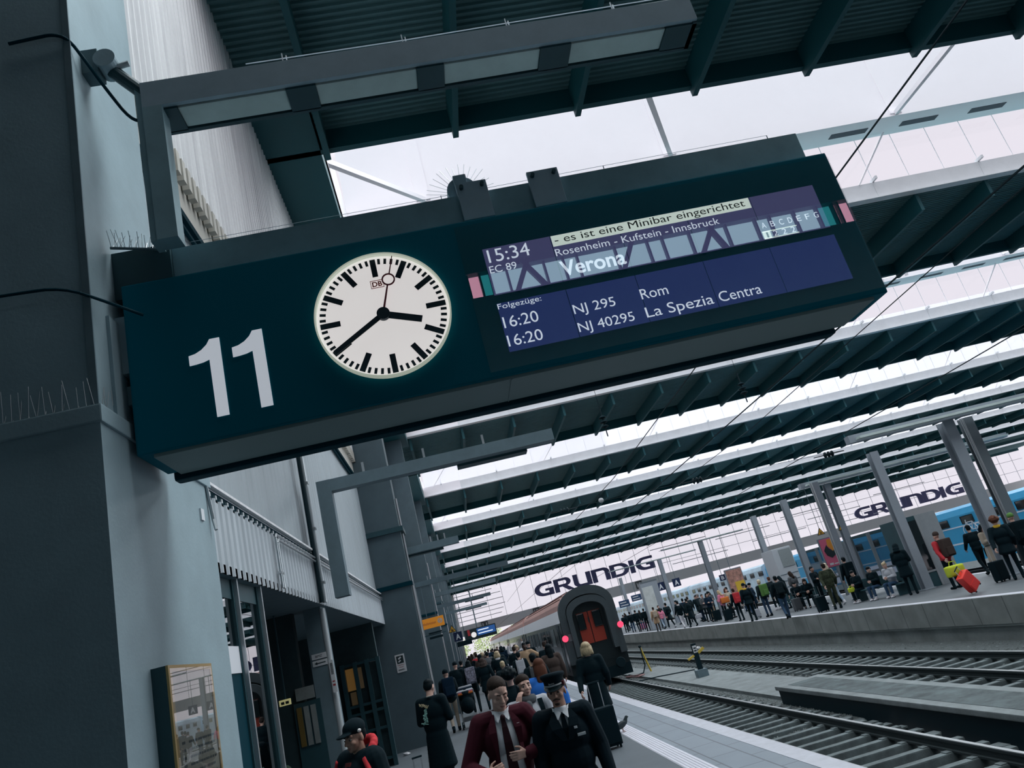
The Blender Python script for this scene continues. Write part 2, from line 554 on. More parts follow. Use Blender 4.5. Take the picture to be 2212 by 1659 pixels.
# hall of the concourse behind the viewer: dark wall, lit window band placed to reflect in the display
struct('wall_back', MB().box(-9, 60, -8.5, -8, 0, 10.68).box(-9, 60, -8.5, -8, 11.42, 16), M_pillar_d)
mb = MB(); mc = [mat('lit_window_pale', (0.5, 0.6, 0.65), 0.5, emit=(0.50, 0.74, 0.84), es=1.3), mat('added_rose_pane', (0.6, 0.4, 0.5), 0.5, emit=(0.95, 0.42, 0.58), es=1.7),
                 mat('added_teal_pane', (0.1, 0.3, 0.3), 0.5, emit=(0.04, 0.40, 0.44), es=1.2), M_steel_d]  # rose and teal panes are made up, to tint the display's reflection
ED = [(-5 + i * 1.0, -4.07 + i * 1.0, 0) for i in range(6)] + [(1.0, 1.93, 0), (1.97, 2.06, 0), (2.08, 2.40, 1), (2.44, 2.68, 2)]
x = 2.72
for w in (0.5, 1.05, 0.55, 0.4, 1.1, 0.95, 0.45, 0.8, 1.1, 0.9, 0.45, 0.75, 0.7):
    ED.append((x, x + w - 0.06, 0)); x += w
ED += [(12.42, 12.86, 2), (12.90, 13.02, 1), (13.06, 13.42, 1)] + [(13.5 + i, 14.4 + i, 0) for i in range(40)]
for x0, x1, m_ in ED:
    mb.mat(m_).box(x0, x1, -8.3, -8.25, 10.68, 11.42)
    mb.mat(3).box(x1, x1 + 0.05, -8.3, -8.1, 10.68, 11.42)
mb.mat(3)
for x, d in ((3.3, 0.5), (4.1, -0.5), (6.3, 0.5), (8.6, 0.6), (9.3, -0.35)):
    mb.bar((x, -7.95, 10.6), (x + d, -7.95, 11.5), 0.13)
struct('window_2', mb, mc)

# ---------------------------------------------------------------- left side
def folds(mb, x, ya, yb, za, zb, p, d, cut=0.5):
    """vertical trapezoid folds on a wall facing +x"""
    prof = []; y = ya
    while y < yb - 1e-6:
        prof += [(x, y), (x, y + p * cut), (x + d, y + p * (cut + 0.12)), (x + d, y + p * 0.9)]
        y += p
    prof.append((x, yb))
    vs = []
    for a, b in prof: vs += [(a, b, za), (a, b, zb)]
    mb.add(vs, [(2 * i, 2 * i + 2, 2 * i + 3, 2 * i + 1) for i in range(len(prof) - 1)])
    return mb
XW = -2.25
mb = folds(MB(), XW, 6.0, 25.0, 8.6, ZR + 0.6, 0.2, 0.085, 0.6)
folds(mb, XW, 25.0, YF, 8.6, ZR + 0.6, 0.5, 0.07)
struct('wall_left', mb, M_clad)
mb = MB()
for i in range(90):
    y = 5.5 + 0.2 * i
    mb.box(XW, XW + 0.09, y, y + 0.11, 8.28, 8.6)
mb.box(XW - 0.1, XW - 0.02, 5.4, YF, 7.95, 8.62)
struct('trim_4', mb, M_beige)
mb = MB().box(XW - 0.4, XW - 0.3, 5.4, YF, 7.5, 8.0)
mb.cyl((XW + 0.02, 5.4, 7.72), (XW + 0.02, 24, 7.72), 0.06, n=8).cyl((XW + 0.03, 5.4, 7.55), (XW + 0.03, 24, 7.55), 0.03, n=8)
struct('trim_5', mb, M_black)
mb = folds(MB(), XW - 0.02, 5.4, 23.0, 4.2, 7.55, 0.25, 0.01)
folds(mb, XW - 0.02, 23.0, YF, 4.2, 7.55, 1.0, 0.02)
struct('wall_left', mb, M_clad_g)
# parapet of the gallery and the dark rail gap above it
for a, b in zip([6.8] + [y + 1.0 for y in PIL[:-1]], PIL):
    mb = folds(MB(), -2.2, a, b, 3.4, 4.16, 0.2 if a < 20 else 0.4, 0.02, 0.62)
    struct('wall_gallery', mb, M_par)
    mb = MB().box(-2.24, -2.20, a, b, 4.14, 4.24)
    mb.mat(1).box(-2.20, -2.14, a, b, 4.245, 4.275)
    for i in range(int((b - a) / 0.2)):
        mb.mat(1).box(-2.20, -2.18, a + 0.2 * i, a + 0.2 * i + 0.04, 4.16, 4.20)
    struct('trim_6', mb, [M_black, M_clad])
    struct('ceiling', mbox(-9, -2.2, a - 0.3, b + 1.5, 3.4, 3.5), M_steel)
# dark rooms behind the arcade
M_room = mat('dark_interior', (0.02, 0.045, 0.052), 0.8, var=0.2)
struct('wall_inner', MB().box(-9.2, -9, -8, YF, 0, 16).box(-9, -1.95, -8, 4.6, 0, 0.01), M_room)
struct('wall_inner', MB().box(-9, -2.3, 20.5, 20.7, 0, 3.4), M_room)
struct('wall_inner', MB().box(-9, -2.75, 13.3, 13.5, 0, 3.4), M_room)
for y in PIL[1:]:
    struct('wall_inner', mbox(-2.6, -2.35, y - 17.2, y, 0, 3.4), mat('arcade_wall_grey', (0.10, 0.13, 0.145), 0.7))
# glazed shopfront with a door beside the first pillar
M_shop = glass('dark_shop_glass', (0.25, 0.30, 0.32), 0.55, 0.0)
M_alu = mat('brushed_aluminium', (0.5, 0.53, 0.55), 0.35, metal=0.8)
mb = MB()
for y in (6.86, 8.33, 9.30):
    mb.mat(0).box(-2.42, -2.26, y - 0.06, y + 0.02, 0, 3.4)
    mb.mat(1).box(-2.26, -2.22, y - 0.02, y + 0.02, 0, 3.4)
mb.mat(0).box(-2.36, -2.28, 6.86, 9.3, 3.2, 3.4).box(-2.36, -2.28, 6.86, 9.3, 0, 0.2)
mb.mat(2).box(-2.30, -2.27, 6.9, 8.27, 2.46, 2.72)
mb.mat(3).box(-2.31, -2.28, 6.9, 8.27, 0.2, 2.46)
mb.mat(4).quad((-2.29, 6.9, 2.72), (-2.29, 8.27, 2.72), (-2.29, 8.27, 3.2), (-2.29, 6.9, 3.2))
mb.quad((-2.29, 8.35, 0.2), (-2.29, 9.24, 0.2), (-2.29, 9.24, 3.2), (-2.29, 8.35, 3.2))
struct('door_1', mb, [M_steel_d, M_alu, mat('white_door_band', (0.72, 0.74, 0.78), 0.5), M_black, M_shop])
# barred inner door with a lit room behind
mb = MB()
mb.mat(0)
for x in (-3.2, -2.88, -2.58, -2.3): mb.box(x - 0.05, x + 0.05, 20.36, 20.46, 0, 2.55)
for z in (0.2, 0.9, 1.33, 1.52, 2.5): mb.box(-3.25, -2.3, 20.37, 20.45, z - 0.03, z + 0.03)
mb.mat(1).box(-3.14, -2.92, 20.44, 20.48, 1.9, 2.42)
mb.mat(2).box(-3.10, -2.96, 20.43, 20.48, 1.56, 1.86).box(-2.84, -2.74, 20.44, 20.48, 1.9, 2.4)
mb.mat(3).box(-2.5, -2.32, 20.43, 20.47, 2.46, 2.49)
struct('door_2', mb, [M_steel_d, mat('warm_lit_pane', (0.3, 0.2, 0.08), 0.5, emit=(0.30, 0.15, 0.035), es=0.2), mat('dim_lit_pane', (0.2, 0.15, 0.1), 0.5, emit=(0.11, 0.07, 0.025), es=0.15), M_alu])
mb = MB()
mb.mat(0).box(-2.86, -2.57, 13.24, 13.3, 2.03, 2.22)
for i in range(3): mb.mat(1 if i == 0 else 0).box(-2.88 + i * 0.11, -2.80 + i * 0.11, 13.24, 13.3, 1.35, 1.93)
mb.mat(2).box(-2.92, -2.5, 13.26, 13.3, 0.9, 2.0)
struct('window_3', mb, [mat('grey_blind', (0.22, 0.25, 0.25), 0.7, var=0.2), mat('amber_pane', (0.16, 0.11, 0.03), 0.5), M_steel_d])
# ================================================================ pillars
def pillar_thing(label):
    t = tag(bpy.data.objects.new('pillar', None), label, 'pillar', kind='thing'); COL.objects.link(t); return t
t = pillar_thing('huge dark grey station pillar at the left edge, carrying the departure board')
t.location = (-3, 5.7, 0)
mb = MB()
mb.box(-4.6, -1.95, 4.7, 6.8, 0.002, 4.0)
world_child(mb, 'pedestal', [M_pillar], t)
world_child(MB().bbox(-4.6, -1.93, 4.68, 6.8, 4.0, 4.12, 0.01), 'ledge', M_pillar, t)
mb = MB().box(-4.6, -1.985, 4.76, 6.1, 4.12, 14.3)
world_child(mb, 'shaft', M_pillar, t)
mb = MB()
mb.box(-1.985, -1.96, 5.0, 6.0, 4.12, 4.9)
world_child(mb, 'base_plate', M_pillar, t)
# stain plates and conduit on the shaft
world_child(MB().box(-2.02, -1.97, 4.745, 4.76, 4.12, 9.0), 'flange_edge', M_steel, t)
world_child(MB().box(-1.95, -1.935, 6.46, 6.54, 3.66, 3.76), 'white_plate', mat('small_white_plate', (0.7, 0.72, 0.75), 0.5), t)['label'] = 'small white square plate'
mb = MB()
for a, b in ((5.9, 7.2), (5.98, 7.1)): pass
mb.tube([(-1.94, 6.7, 4.0), (-1.92, 6.72, 3.7), (-1.90, 6.7, 3.6)], 0.015)
world_child(mb, 'conduit_end', M_alu, t)
for i, y in enumerate(PIL):
    t = pillar_thing(['second grey pillar along the left wall, bearing a white notice', 'third grey pillar along the left wall, behind the orange sign', 'fourth grey pillar along the left wall', 'fifth grey pillar along the left wall'][i] if i < 4 else 'far grey pillar near the glazed end of the left wall')
    if i >= 4: t['group'] = 'far pillars along the left wall'
    t.location = (-1.9, y, 0)
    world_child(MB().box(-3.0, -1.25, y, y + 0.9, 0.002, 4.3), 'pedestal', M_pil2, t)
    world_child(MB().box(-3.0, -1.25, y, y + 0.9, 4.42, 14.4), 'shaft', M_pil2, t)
    world_child(MB().box(-2.25, -1.2, y - 0.05, y + 0.95, 4.3, 4.42), 'cable_collar', M_black, t)
    mb = MB().cyl((-1.22, y + 0.2, 0.1), (-1.22, y + 0.2, 4.3), 0.03, n=6).cyl((-1.22, y + 0.5, 0.1), (-1.22, y + 0.5, 7), 0.04, n=6)
    world_child(mb, 'conduit', M_alu, t)
    if i < 3:
        world_child(MB().box(-2.3, -1.15, y - 0.08, y + 0.98, 5.9, 6.05), 'collar', M_steel_d, t)

# bird spikes on the pillar ledge
def spikes(name, label, rows, cat='bird spikes'):
    t = thing(name, label, cat, rows[0][0])
    strip = MB(); pin = MB()
    for a, b, n, h in rows:
        a = Vector(a); b = Vector(b)
        strip.bar(a + Vector((0, 0, 0.006)), b + Vector((0, 0, 0.006)), 0.02, 0.012)
        for i in range(n):
            c = a.lerp(b, (i + 0.5) / n)
            for s in (-1, 1):
                pin.cyl(c, c + Vector((random.uniform(-0.04, 0.04), s * random.uniform(0.01, 0.07), h * random.uniform(0.6, 1))), 0.0022, n=4)
    world_child(strip, 'base_strip', M_steel, t)
    o = world_child(pin, 'spike', M_alu, t); o['kind'] = 'stuff'
    return t
spikes('bird_spikes', 'thin wire bird spikes along the pillar ledge beside the board', [((-4.0, 4.75, 4.12), (-1.97, 4.75, 4.12), 40, 0.24), ((-1.99, 4.8, 4.12), (-1.99, 5.3, 4.12), 8, 0.24)])
spikes('bird_spikes', 'wire bird spikes on the steel bracket left of the lamp frame', [((-1.95, 5.1, 5.50), (-1.6, 5.2, 5.47), 16, 0.14)])

# poster case on the pillar
t = thing('poster_case', 'tall glazed notice case with a gold rim on the pillar side', 'notice case', (-1.85, 5.55, 1.3))
M_gold = mat('brass_rim', (0.42, 0.29, 0.12), 0.4, metal=0.5)
world_child(MB().box(-1.95, -1.86, 5.13, 5.97, 0.9, 2.48), 'case', M_steel_d, t)
mb = MB().box(-1.86, -1.845, 5.13, 5.19, 0.9, 2.48).box(-1.86, -1.845, 5.93, 5.97, 0.9, 2.48).box(-1.86, -1.845, 5.19, 5.93, 2.44, 2.48)
world_child(mb, 'rim', M_gold, t)
pp = world_child(MB().box(-1.86, -1.852, 5.19, 5.93, 0.9, 2.44), 'timetable_sheet', mat('aged_notice_paper', (0.22, 0.21, 0.17), 0.6, var=0.2), t)
mb = MB()
random.seed(5)
for i in range(22):
    z = 2.0 - i * 0.045
    if i in (11, 12): continue
    mb.box(-1.852, -1.8505, 5.26, 5.31, z, z + 0.016)
    y = 5.38
    while y < 5.85:
        w = random.uniform(0.03, 0.09); mb.box(-1.852, -1.8505, y, min(y + w, 5.88), z, z + 0.014); y += w + 0.014
ln = mb.build('printed_line', mat('ink_grey', (0.05, 0.06, 0.06), 0.7)); ln.parent = pp
ln.data.transform(Matrix.Translation(-Vector(t.location)))
mb = MB().quad((-1.843, 5.15, 0.9), (-1.843, 5.95, 0.9), (-1.843, 5.95, 2.46), (-1.843, 5.15, 2.46))
world_child(mb, 'glass_pane', glass('case_glass', (0.93, 0.95, 0.96), 0.28, 0.0), t)

# ================================================================ departure board
YS = 5.1
sign = thing('departure_board', 'large dark platform board with number, round clock and blue train display', 'departure board', (0.9, 5.4, 3.85))
mb = MB().bbox(-1.9, 3.73, YS, 5.66, 3.86, 5.17, 0.012)
world_child(mb, 'housing', M_board, sign)
M_under = mat('board_underside_grey', (0.17, 0.24, 0.245), 0.6)
mb = MB().box(-1.8, 3.62, YS + 0.03, 5.64, 3.835, 3.86).box(0.712, 0.722, YS + 0.03, 5.64, 3.83, 3.84)
world_child(mb, 'underside_panel', M_under, sign)
world_child(MB().bbox(-1.86, 3.55, 5.66, 5.78, 3.80, 3.95, 0.02), 'rear_rail', M_black, sign)
mb = MB()
mb.box(-1.56, 3.66, YS + 0.15, YS + 0.45, 5.17, 5.50)
mb.box(-1.56, 3.66, YS + 0.13, YS + 0.15, 5.17, 5.20)
world_child(mb, 'carrier_beam', M_beam, sign)
mb = MB().box(-2.05, -1.56, YS + 0.1, YS + 0.5, 5.12, 5.52)
world_child(mb, 'wall_bracket', M_steel_d, sign)
mb = MB().box(-2.05, -1.88, 5.2, 5.6, 4.28, 4.42).box(-2.02, -1.9, 5.15, 5.5, 4.5, 4.95)
world_child(mb, 'side_bracket', M_pillar, sign)
YB = YS + 0.12
for x0, x1, z0, z1 in ((0.69, 0.94, 5.24, 5.585), (1.28, 1.54, 5.24, 5.575)):
    p_ = world_child(MB().bbox(x0, x1, YB - 0.01, YB + 0.02, z0, z1, 0.004), 'clamp_plate', M_frame, sign)
    for x in (x0 + 0.04, x1 - 0.04):
        b_ = MB().cyl((x, YB - 0.045, z1 - 0.05), (x, YB - 0.01, z1 - 0.05), 0.017, n=8)
        b_.v = [(a - 0.9, b - 5.4, c - 3.85) for a, b, c in b_.v]
        o = b_.build('bolt', M_steel_d, p_)
# number
M_num = mat('glowing_number_grey', (0.7, 0.72, 0.76), 0.6, emit=(0.22, 0.235, 0.26), es=1.5)  # glow added to brighten the digits on the dim board front
one = [(-1.486, 4.509), (-1.44, 4.517), (-1.395, 4.538), (-1.355, 4.572), (-1.331, 4.610), (-1.262, 4.610), (-1.262, 4.015), (-1.345, 4.015), (-1.347, 4.455), (-1.39, 4.442), (-1.44, 4.436), (-1.486, 4.434)]
mb = MB()
for dx in (0.0, 0.302):
    mb.prism(one, lambda u, v: (u + dx, YS - 0.006, v), lambda u, v: (u + dx, YS + 0.004, v))
world_child(mb, 'platform_number', M_num, sign)['label'] = 'pale grey number 11'
# clock
CX, CZ, CR = -0.084, 4.523, 0.492
cl = bpy.data.objects.new('clock', None); COL.objects.link(cl); cl.parent = sign; cl.location = (CX - 0.9, YS - 5.4, CZ - 3.85)
cl['label'] = 'round white station clock'
def disc(mb, r, y0, y1, n=96):
    return mb.lathe([(r, y0), (r, y1)], (0, 0, 0), n, 'y')
M_dial = mat('lit_clock_dial', (0.75, 0.75, 0.70), 0.5, emit=(0.72, 0.68, 0.67), es=0.80)
M_tick = mat('clock_black', (0.006, 0.025, 0.04), 0.6)
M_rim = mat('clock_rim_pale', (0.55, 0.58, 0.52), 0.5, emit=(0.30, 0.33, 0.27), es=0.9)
disc(MB(), CR - 0.004, -0.004, 0.01).build('dial', M_dial, cl)
mb = MB()
for i in range(48 * 2):
    a0 = 2 * PI * i / 96; a1 = 2 * PI * (i + 1) / 96
    c0, s0, c1, s1 = math.cos(a0), math.sin(a0), math.cos(a1), math.sin(a1)
    ri, ro = CR - 0.006, CR + 0.006
    mb.add([(ri * c0, -0.045, ri * s0), (ro * c0, -0.045, ro * s0), (ro * c1, -0.045, ro * s1), (ri * c1, -0.045, ri * s1), (ri * c0, 0.0, ri * s0), (ri * c1, 0.0, ri * s1), (ro * c0, 0, ro * s0), (ro * c1, 0, ro * s1)],
           [(0, 1, 2, 3), (0, 3, 5, 4), (1, 6, 7, 2)])
mb.build('rim', M_rim, cl)
mb = MB()
for i in range(60):
    a = 2 * PI * i / 60
    d = Vector((math.sin(a), 0, math.cos(a)))
    big = i % 5 == 0
    r0, r1, w = (0.318, 0.464, 0.042) if big else (0.420, 0.464, 0.020)
    q = Vector((0, -0.006, 0))
    mb.bar(d * r0 + q, d * r1 + q, 0.004, w, up=(math.cos(a), 0, -math.sin(a)))
mb.build('hour_and_minute_marks', M_tick, cl)
def hand(name, ang, r0, r1, w0, w1, y, m):
    a = R(ang); d = Vector((math.sin(a), 0, math.cos(a))); s = Vector((math.cos(a), 0, -math.sin(a)))
    mb = MB(); vs = []
    for yy in (y - 0.003, y + 0.003):
        for r, w in ((r0, w0), (r1, w1)):
            for k in (-1, 1): vs.append(d * r + s * k * w / 2 + Vector((0, yy, 0)))
    mb.add(vs, [(0, 1, 3, 2), (4, 6, 7, 5), (0, 2, 6, 4), (1, 5, 7, 3), (2, 3, 7, 6), (0, 4, 5, 1)])
    return mb
hand('h', 110.0, -0.0, 0.285, 0.052, 0.052, -0.016, M_tick).build('hour_hand', M_tick, cl)
hand('m', 240.0, -0.0, 0.455, 0.040, 0.036, -0.024, M_tick).build('minute_hand', M_tick, cl)
M_red = mat('clock_red', (0.20, 0.012, 0.030), 0.5)
mb = hand('s', 18.5, 0.0, 0.232, 0.016, 0.011, -0.032, M_red)
h2 = hand('s', 18.5, 0.326, 0.476, 0.009, 0.006, -0.032, M_red); mb.add(h2.v, h2.f)
a = R(18.5); rc = Vector((math.sin(a), 0, math.cos(a))) * 0.279
for i in range(40):
    a0 = 2 * PI * i / 40; a1 = 2 * PI * (i + 1) / 40
    q = lambda r, t, y: (rc.x + r * math.cos(t), y, rc.z + r * math.sin(t))
    mb.add([q(0.039, a0, -0.035), q(0.05, a0, -0.035), q(0.05, a1, -0.035), q(0.039, a1, -0.035), q(0.039, a0, -0.029), q(0.039, a1, -0.029), q(0.05, a0, -0.029), q(0.05, a1, -0.029)],
           [(0, 1, 2, 3), (0, 3, 5, 4), (1, 6, 7, 2)])
mb.build('second_hand', M_red, cl)
disc(MB(), 0.048, -0.04, -0.005, 32).build('hub', M_tick, cl)
# rail emblem on the dial
M_dbred = mat('emblem_red', (0.42, 0.035, 0.028), 0.5)
mb = MB()
x0, x1, z0, z1, w = -0.048, 0.050, 0.225, 0.289, 0.004
mb.box(x0, x1, -0.008, -0.005, z0, z0 + w).box(x0, x1, -0.008, -0.005, z1 - w, z1).box(x0, x0 + w, -0.008, -0.005, z0, z1).box(x1 - w, x1, -0.008, -0.005, z0, z1)
o = mb.build('emblem', M_dbred, cl)
t_ = text('emblem_letters', 'DB', M_dbred, (x0 + 0.012, -0.009, z0 + 0.012), (1, 0, 0), (0, 0, 1), 0.074, 0.040, bold=0.03)
me_join = t_.data
bm = bmesh.new(); bm.from_mesh(o.data); bm.from_mesh(me_join); bm.to_mesh(o.data); bm.free()
bpy.data.objects.remove(t_)

# blue display
dp = bpy.data.objects.new('train_display', None); COL.objects.link(dp); dp.parent = sign
dp['label'] = 'blue backlit train display with white lettering'
OFF = Vector(sign.location)
def dchild(mb, name, m):
    mb.v = [(x - OFF.x, y - OFF.y, z - OFF.z) for x, y, z in mb.v]
    return mb.build(name, m, dp)
M_lcd = mat('lcd_blue', (0.005, 0.012, 0.05), 0.5, emit=(0.018, 0.032, 0.125), es=0.85)
M_lcd2 = mat('lcd_blue_grey', (0.01, 0.012, 0.04), 0.5, emit=(0.060, 0.062, 0.150), es=0.85)
M_lcdw = mat('lcd_white', (0.5, 0.5, 0.5), 0.5, emit=(0.62, 0.70, 0.82), es=1.0)
M_lcdp = mat('lcd_pale_strip', (0.5, 0.5, 0.5), 0.5, emit=(0.56, 0.66, 0.60), es=1.0)
M_lcdk = mat('lcd_dark_ink', (0.01, 0.02, 0.02), 0.6)
XC = [0.745, 1.284, 1.834, 2.390, 2.948, 3.505]
YD = YS - 0.004
for row, (za, zb, m) in enumerate(((4.498, 4.895, M_lcd2), (4.03, 4.427, M_lcd))):
    for i in range(5):
        dchild(MB().box(XC[i] + 0.003, XC[i + 1] - 0.003, YD, YS + 0.002, za, zb), 'lcd_cell', m)
dchild(MB().box(1.29, 2.937, YD - 0.002, YD, 4.800, 4.893), 'message_strip', M_lcdp)
dchild(MB().box(2.940, 3.004, YD - 0.002, YD, 4.506, 4.570).box(2.940, 3.235, YD - 0.002, YD, 4.503, 4.511).box(2.940, 3.235, YD - 0.002, YD, 4.565, 4.573), 'coach_bar', M_lcdp)
def dtext(txt, x, z, w, cap, m=M_lcdw, bold=0.0):
    o = text('display_text', txt, m, (x, YD - 0.003, z), (1, 0, 0), (0, 0, 1), w, None, cap, bold)
    for v in o.data.vertices: v.co -= OFF
    o.parent = dp
    return o
dtext('15:34', 0.775, 4.770, 0.327, 0.110)
dtext('EC 89', 0.762, 4.680, 0.210, 0.060)
dtext('- es ist eine Minibar eingerichtet', 1.312, 4.824, 1.58, 0.062, M_lcdk, 0.0)
dtext('Rosenheim - Kufstein - Innsbruck', 1.290, 4.715, 1.345, 0.060)
dtext('Verona', 1.293, 4.540, 0.515, 0.122, bold=0.02)
for i, c in enumerate('ABCDEFG'): dtext(c, 2.955 + i * 0.0755, 4.600, 0.036, 0.050)
dtext('1', 2.966, 4.512, 0.016, 0.048, M_lcdk)
for i in range(3): dtext('2', 3.025 + i * 0.0755, 4.515, 0.036, 0.048)
dtext('Folgezüge:', 0.748, 4.378, 0.335, 0.043)
dtext('16:20', 0.758, 4.220, 0.266, 0.090)
dtext('16:20', 0.754, 4.071, 0.264, 0.088)
dtext('NJ 295', 1.295, 4.215, 0.326, 0.076)
dtext('NJ 40295', 1.292, 4.066, 0.435, 0.075)
dtext('Rom', 1.828, 4.219, 0.216, 0.084)
dtext('La Spezia', 1.822, 4.066, 0.54, 0.084)
dtext('Centra', 2.41, 4.066, 0.345, 0.084)
mb = MB().quad((0.575, YS - 0.016, 3.90), (3.725, YS - 0.016, 3.90), (3.725, YS - 0.016, 5.12), (0.575, YS - 0.016, 5.12))
dchild(mb, 'cover_glass', glass('display_cover_glass', (1, 1, 1), 0.26, 0.0, (0.95, 1.0, 1.0)))

# round loudspeaker with spikes behind the left clamp
t = thing('loudspeaker', 'round grey loudspeaker with spikes behind the left clamp plate', 'loudspeaker', (0.75, 5.45, 5.50))
world_child(MB().cyl((0.755, 5.36, 5.62), (0.755, 5.50, 5.62), 0.125, n=28), 'drum', M_frame, t)
world_child(MB().bbox(0.70, 0.81, 5.33, 5.36, 5.57, 5.75, 0.008), 'cover', M_frame, t)
mb = MB()
for i in range(16):
    a = PI * (0.06 + 0.88 * i / 15); d = Vector((math.cos(a), 0, math.sin(a)))
    c = Vector((0.755, 5.43, 5.62))
    mb.cyl(c + d * 0.125, c + d * (0.25 + 0.06 * random.random()) + Vector((0, random.uniform(-0.03, 0.03), 0)), 0.002, n=4)
o = world_child(mb, 'spike', M_alu, t); o['kind'] = 'stuff'

# bird wires above the carrier beam
t = thing('bird_wire', 'thin bird wires on little posts along the board top', 'bird wire', (1.1, 5.5, 5.50))
mb = MB(); pm = MB()
for x in (-0.3, 0.55, 2.0, 3.55):
    for j, h in enumerate((0.10, 0.16, 0.22)):
        pm.bar((x + 0.02 * j, 5.48 + 0.03 * j, 5.50), (x + 0.02 * j, 5.48 + 0.03 * j, 5.50 + h), 0.006)
for j, h in enumerate((0.10, 0.16, 0.22)):
    mb.tube([(-1.5, 5.48 + 0.03 * j, 5.50 + h), (0.55, 5.48 + 0.03 * j, 5.49 + h), (2, 5.48 + 0.03 * j, 5.5 + h), (3.59, 5.48 + 0.03 * j, 5.5 + h)], 0.0022, 4)
world_child(pm, 'post', M_steel, t); world_child(mb, 'wire', M_steel, t)

# ---------------------------------------------------------------- lamp frame above the board
t = thing('lamp_gantry', 'long grey steel lamp beam with four frosted panels above the board', 'lamp gantry', (0.75, 5.2, 6.6))
mb = MB().box(-1.57, 3.06, 4.97, 5.01, 6.62, 6.86).box(-1.57, 3.06, 5.01, 5.30, 6.82, 6.86)
world_child(mb, 'beam', M_frame, t)
mb = MB()
LP = [(-1.32, -0.47), (-0.23, 0.60), (0.83, 1.66), (1.93, 2.78)]
xs = [-1.57] + [v for p in LP for v in p] + [3.06]
for a, b in zip(xs[0::2], xs[1::2]): mb.box(a, b, 5.01, 5.28, 6.60, 6.64)
mb.box(-1.57, 3.06, 5.27, 5.31, 6.60, 6.86).box(3.02, 3.06, 5.0, 5.3, 6.60, 6.86)
world_child(mb, 'under_frame', M_steel_d, t)
M_diff = mat('frosted_lamp_panel', (0.55, 0.64, 0.62), 0.5, var=0.12, scale=2)
for a, b in LP:
    world_child(MB().bbox(a, b, 5.03, 5.26, 6.615, 6.66, 0.01), 'lamp_panel', M_diff, t)
world_child(MB().box(-1.57, -1.42, 4.97, 5.13, 5.42, 6.62).box(-1.62, -1.57, 4.99, 5.15, 5.42, 6.86), 'upright', M_beam, t)
mb = MB().box(-2.05, -1.86, 4.95, 5.1, 7.02, 7.25)
world_child(mb, 'wall_lug', M_pillar_d, t)
mb = MB().cyl((-1.80, 4.92, 7.12), (-1.80, 5.10, 7.12), 0.085, n=20)
world_child(mb, 'pivot_disc', M_pillar, t)
world_child(MB().cyl((-1.80, 5.03, 7.1), (-1.45, 5.03, 6.67), 0.055, n=14), 'tie_rod', M_steel_d, t)
world_child(MB().cyl((-1.75, 5.0, 7.08), (-1.64, 5.0, 7.10), 0.024, n=10), 'pin', M_alu, t)
mb = MB()
for x in (-0.45, 0.55, 1.45, 2.4):
    for dx in (0, 0.03): mb.bar((x + dx, 5.05 + dx, 6.86), (x + dx, 5.05 + dx, 7.01), 0.009)
for h, y in ((0.11, 5.06), (0.13, 5.12)):
    mb.tube([(-0.75, y, 6.86 + h), (0.55, y, 6.85 + h), (1.45, y, 6.86 + h), (3.0, y, 6.87 + h)], 0.006, 4)
world_child(mb, 'bird_wire', mat('white_cord', (0.8, 0.8, 0.82), 0.6), t)
tag(MB().tube([(-2.4, 4.72, 7.18), (-2.2, 4.72, 7.2), (-2.08, 4.72, 7.21), (-1.98, 4.74, 7.17), (-1.92, 4.85, 7.06), (-1.82, 5.0, 6.85), (-1.70, 5.08, 6.62), (-1.6, 5.1, 6.6)], 0.013, 8, 2).build('cable', M_black), 'black cable looping from the big pillar to the lamp frame', 'cable')
tag(MB().tube([(-3.2, 4.66, 5.02), (-2.4, 4.66, 5.0), (-2.1, 4.66, 4.98), (-1.9, 4.8, 4.9), (-1.75, 5.05, 4.88)], 0.011, 8, 2).build('cable', M_black), 'black cable crossing the front of the big pillar to the board', 'cable')

# ---------------------------------------------------------------- further lamp arms on the left wall
def arm(y, xe, drop, label, x0=-1.95):
    t = thing('lamp_gantry', label, 'lamp gantry', (x0, y, 5.3))
    world_child(MB().box(x0, xe, y, y + 0.22, 5.24, 5.45), 'beam', M_steel, t)
    if drop: world_child(MB().box(x0 - 0.02, x0 + 0.22, y - 0.01, y + 0.24, drop, 5.45), 'upright', M_steel, t)
    n = max(1, int((xe - 0.3) / 1.6))
    mb = MB()
    for i in range(n): mb.box(xe - 0.5 - 1.3 - i * 1.6, xe - 0.5 - i * 1.6, y + 0.24, y + 0.5, 5.2, 5.3)
    world_child(mb, 'lamp_panel', M_steel_d, t)
    for i in range(3): world_child(MB().box(x0 + 0.8 + i * (xe - x0 - 1) / 3, x0 + 0.84 + i * (xe - x0 - 1) / 3, y, y + 0.03, 5.45, 5.62), 'bird_wire_post', M_alu, t)
arm(13.1, 2.3, 3.45, 'L-shaped grey lamp arm beyond the board, nearest to it')
arm(23.4, 0.4, None, 'short grey lamp arm on the second pillar', -1.25)
arm(34.5, 2.5, 3.0, 'long lamp arm above the orange sign')
arm(42.5, 2.2, 3.0, 'lamp arm just beyond the orange sign')
arm(53.0, 2.2, 3.0, 'far lamp arm, third beyond the second pillar')
arm(64.0, 2.2, 3.0, 'farthest lamp arm low along the left wall')

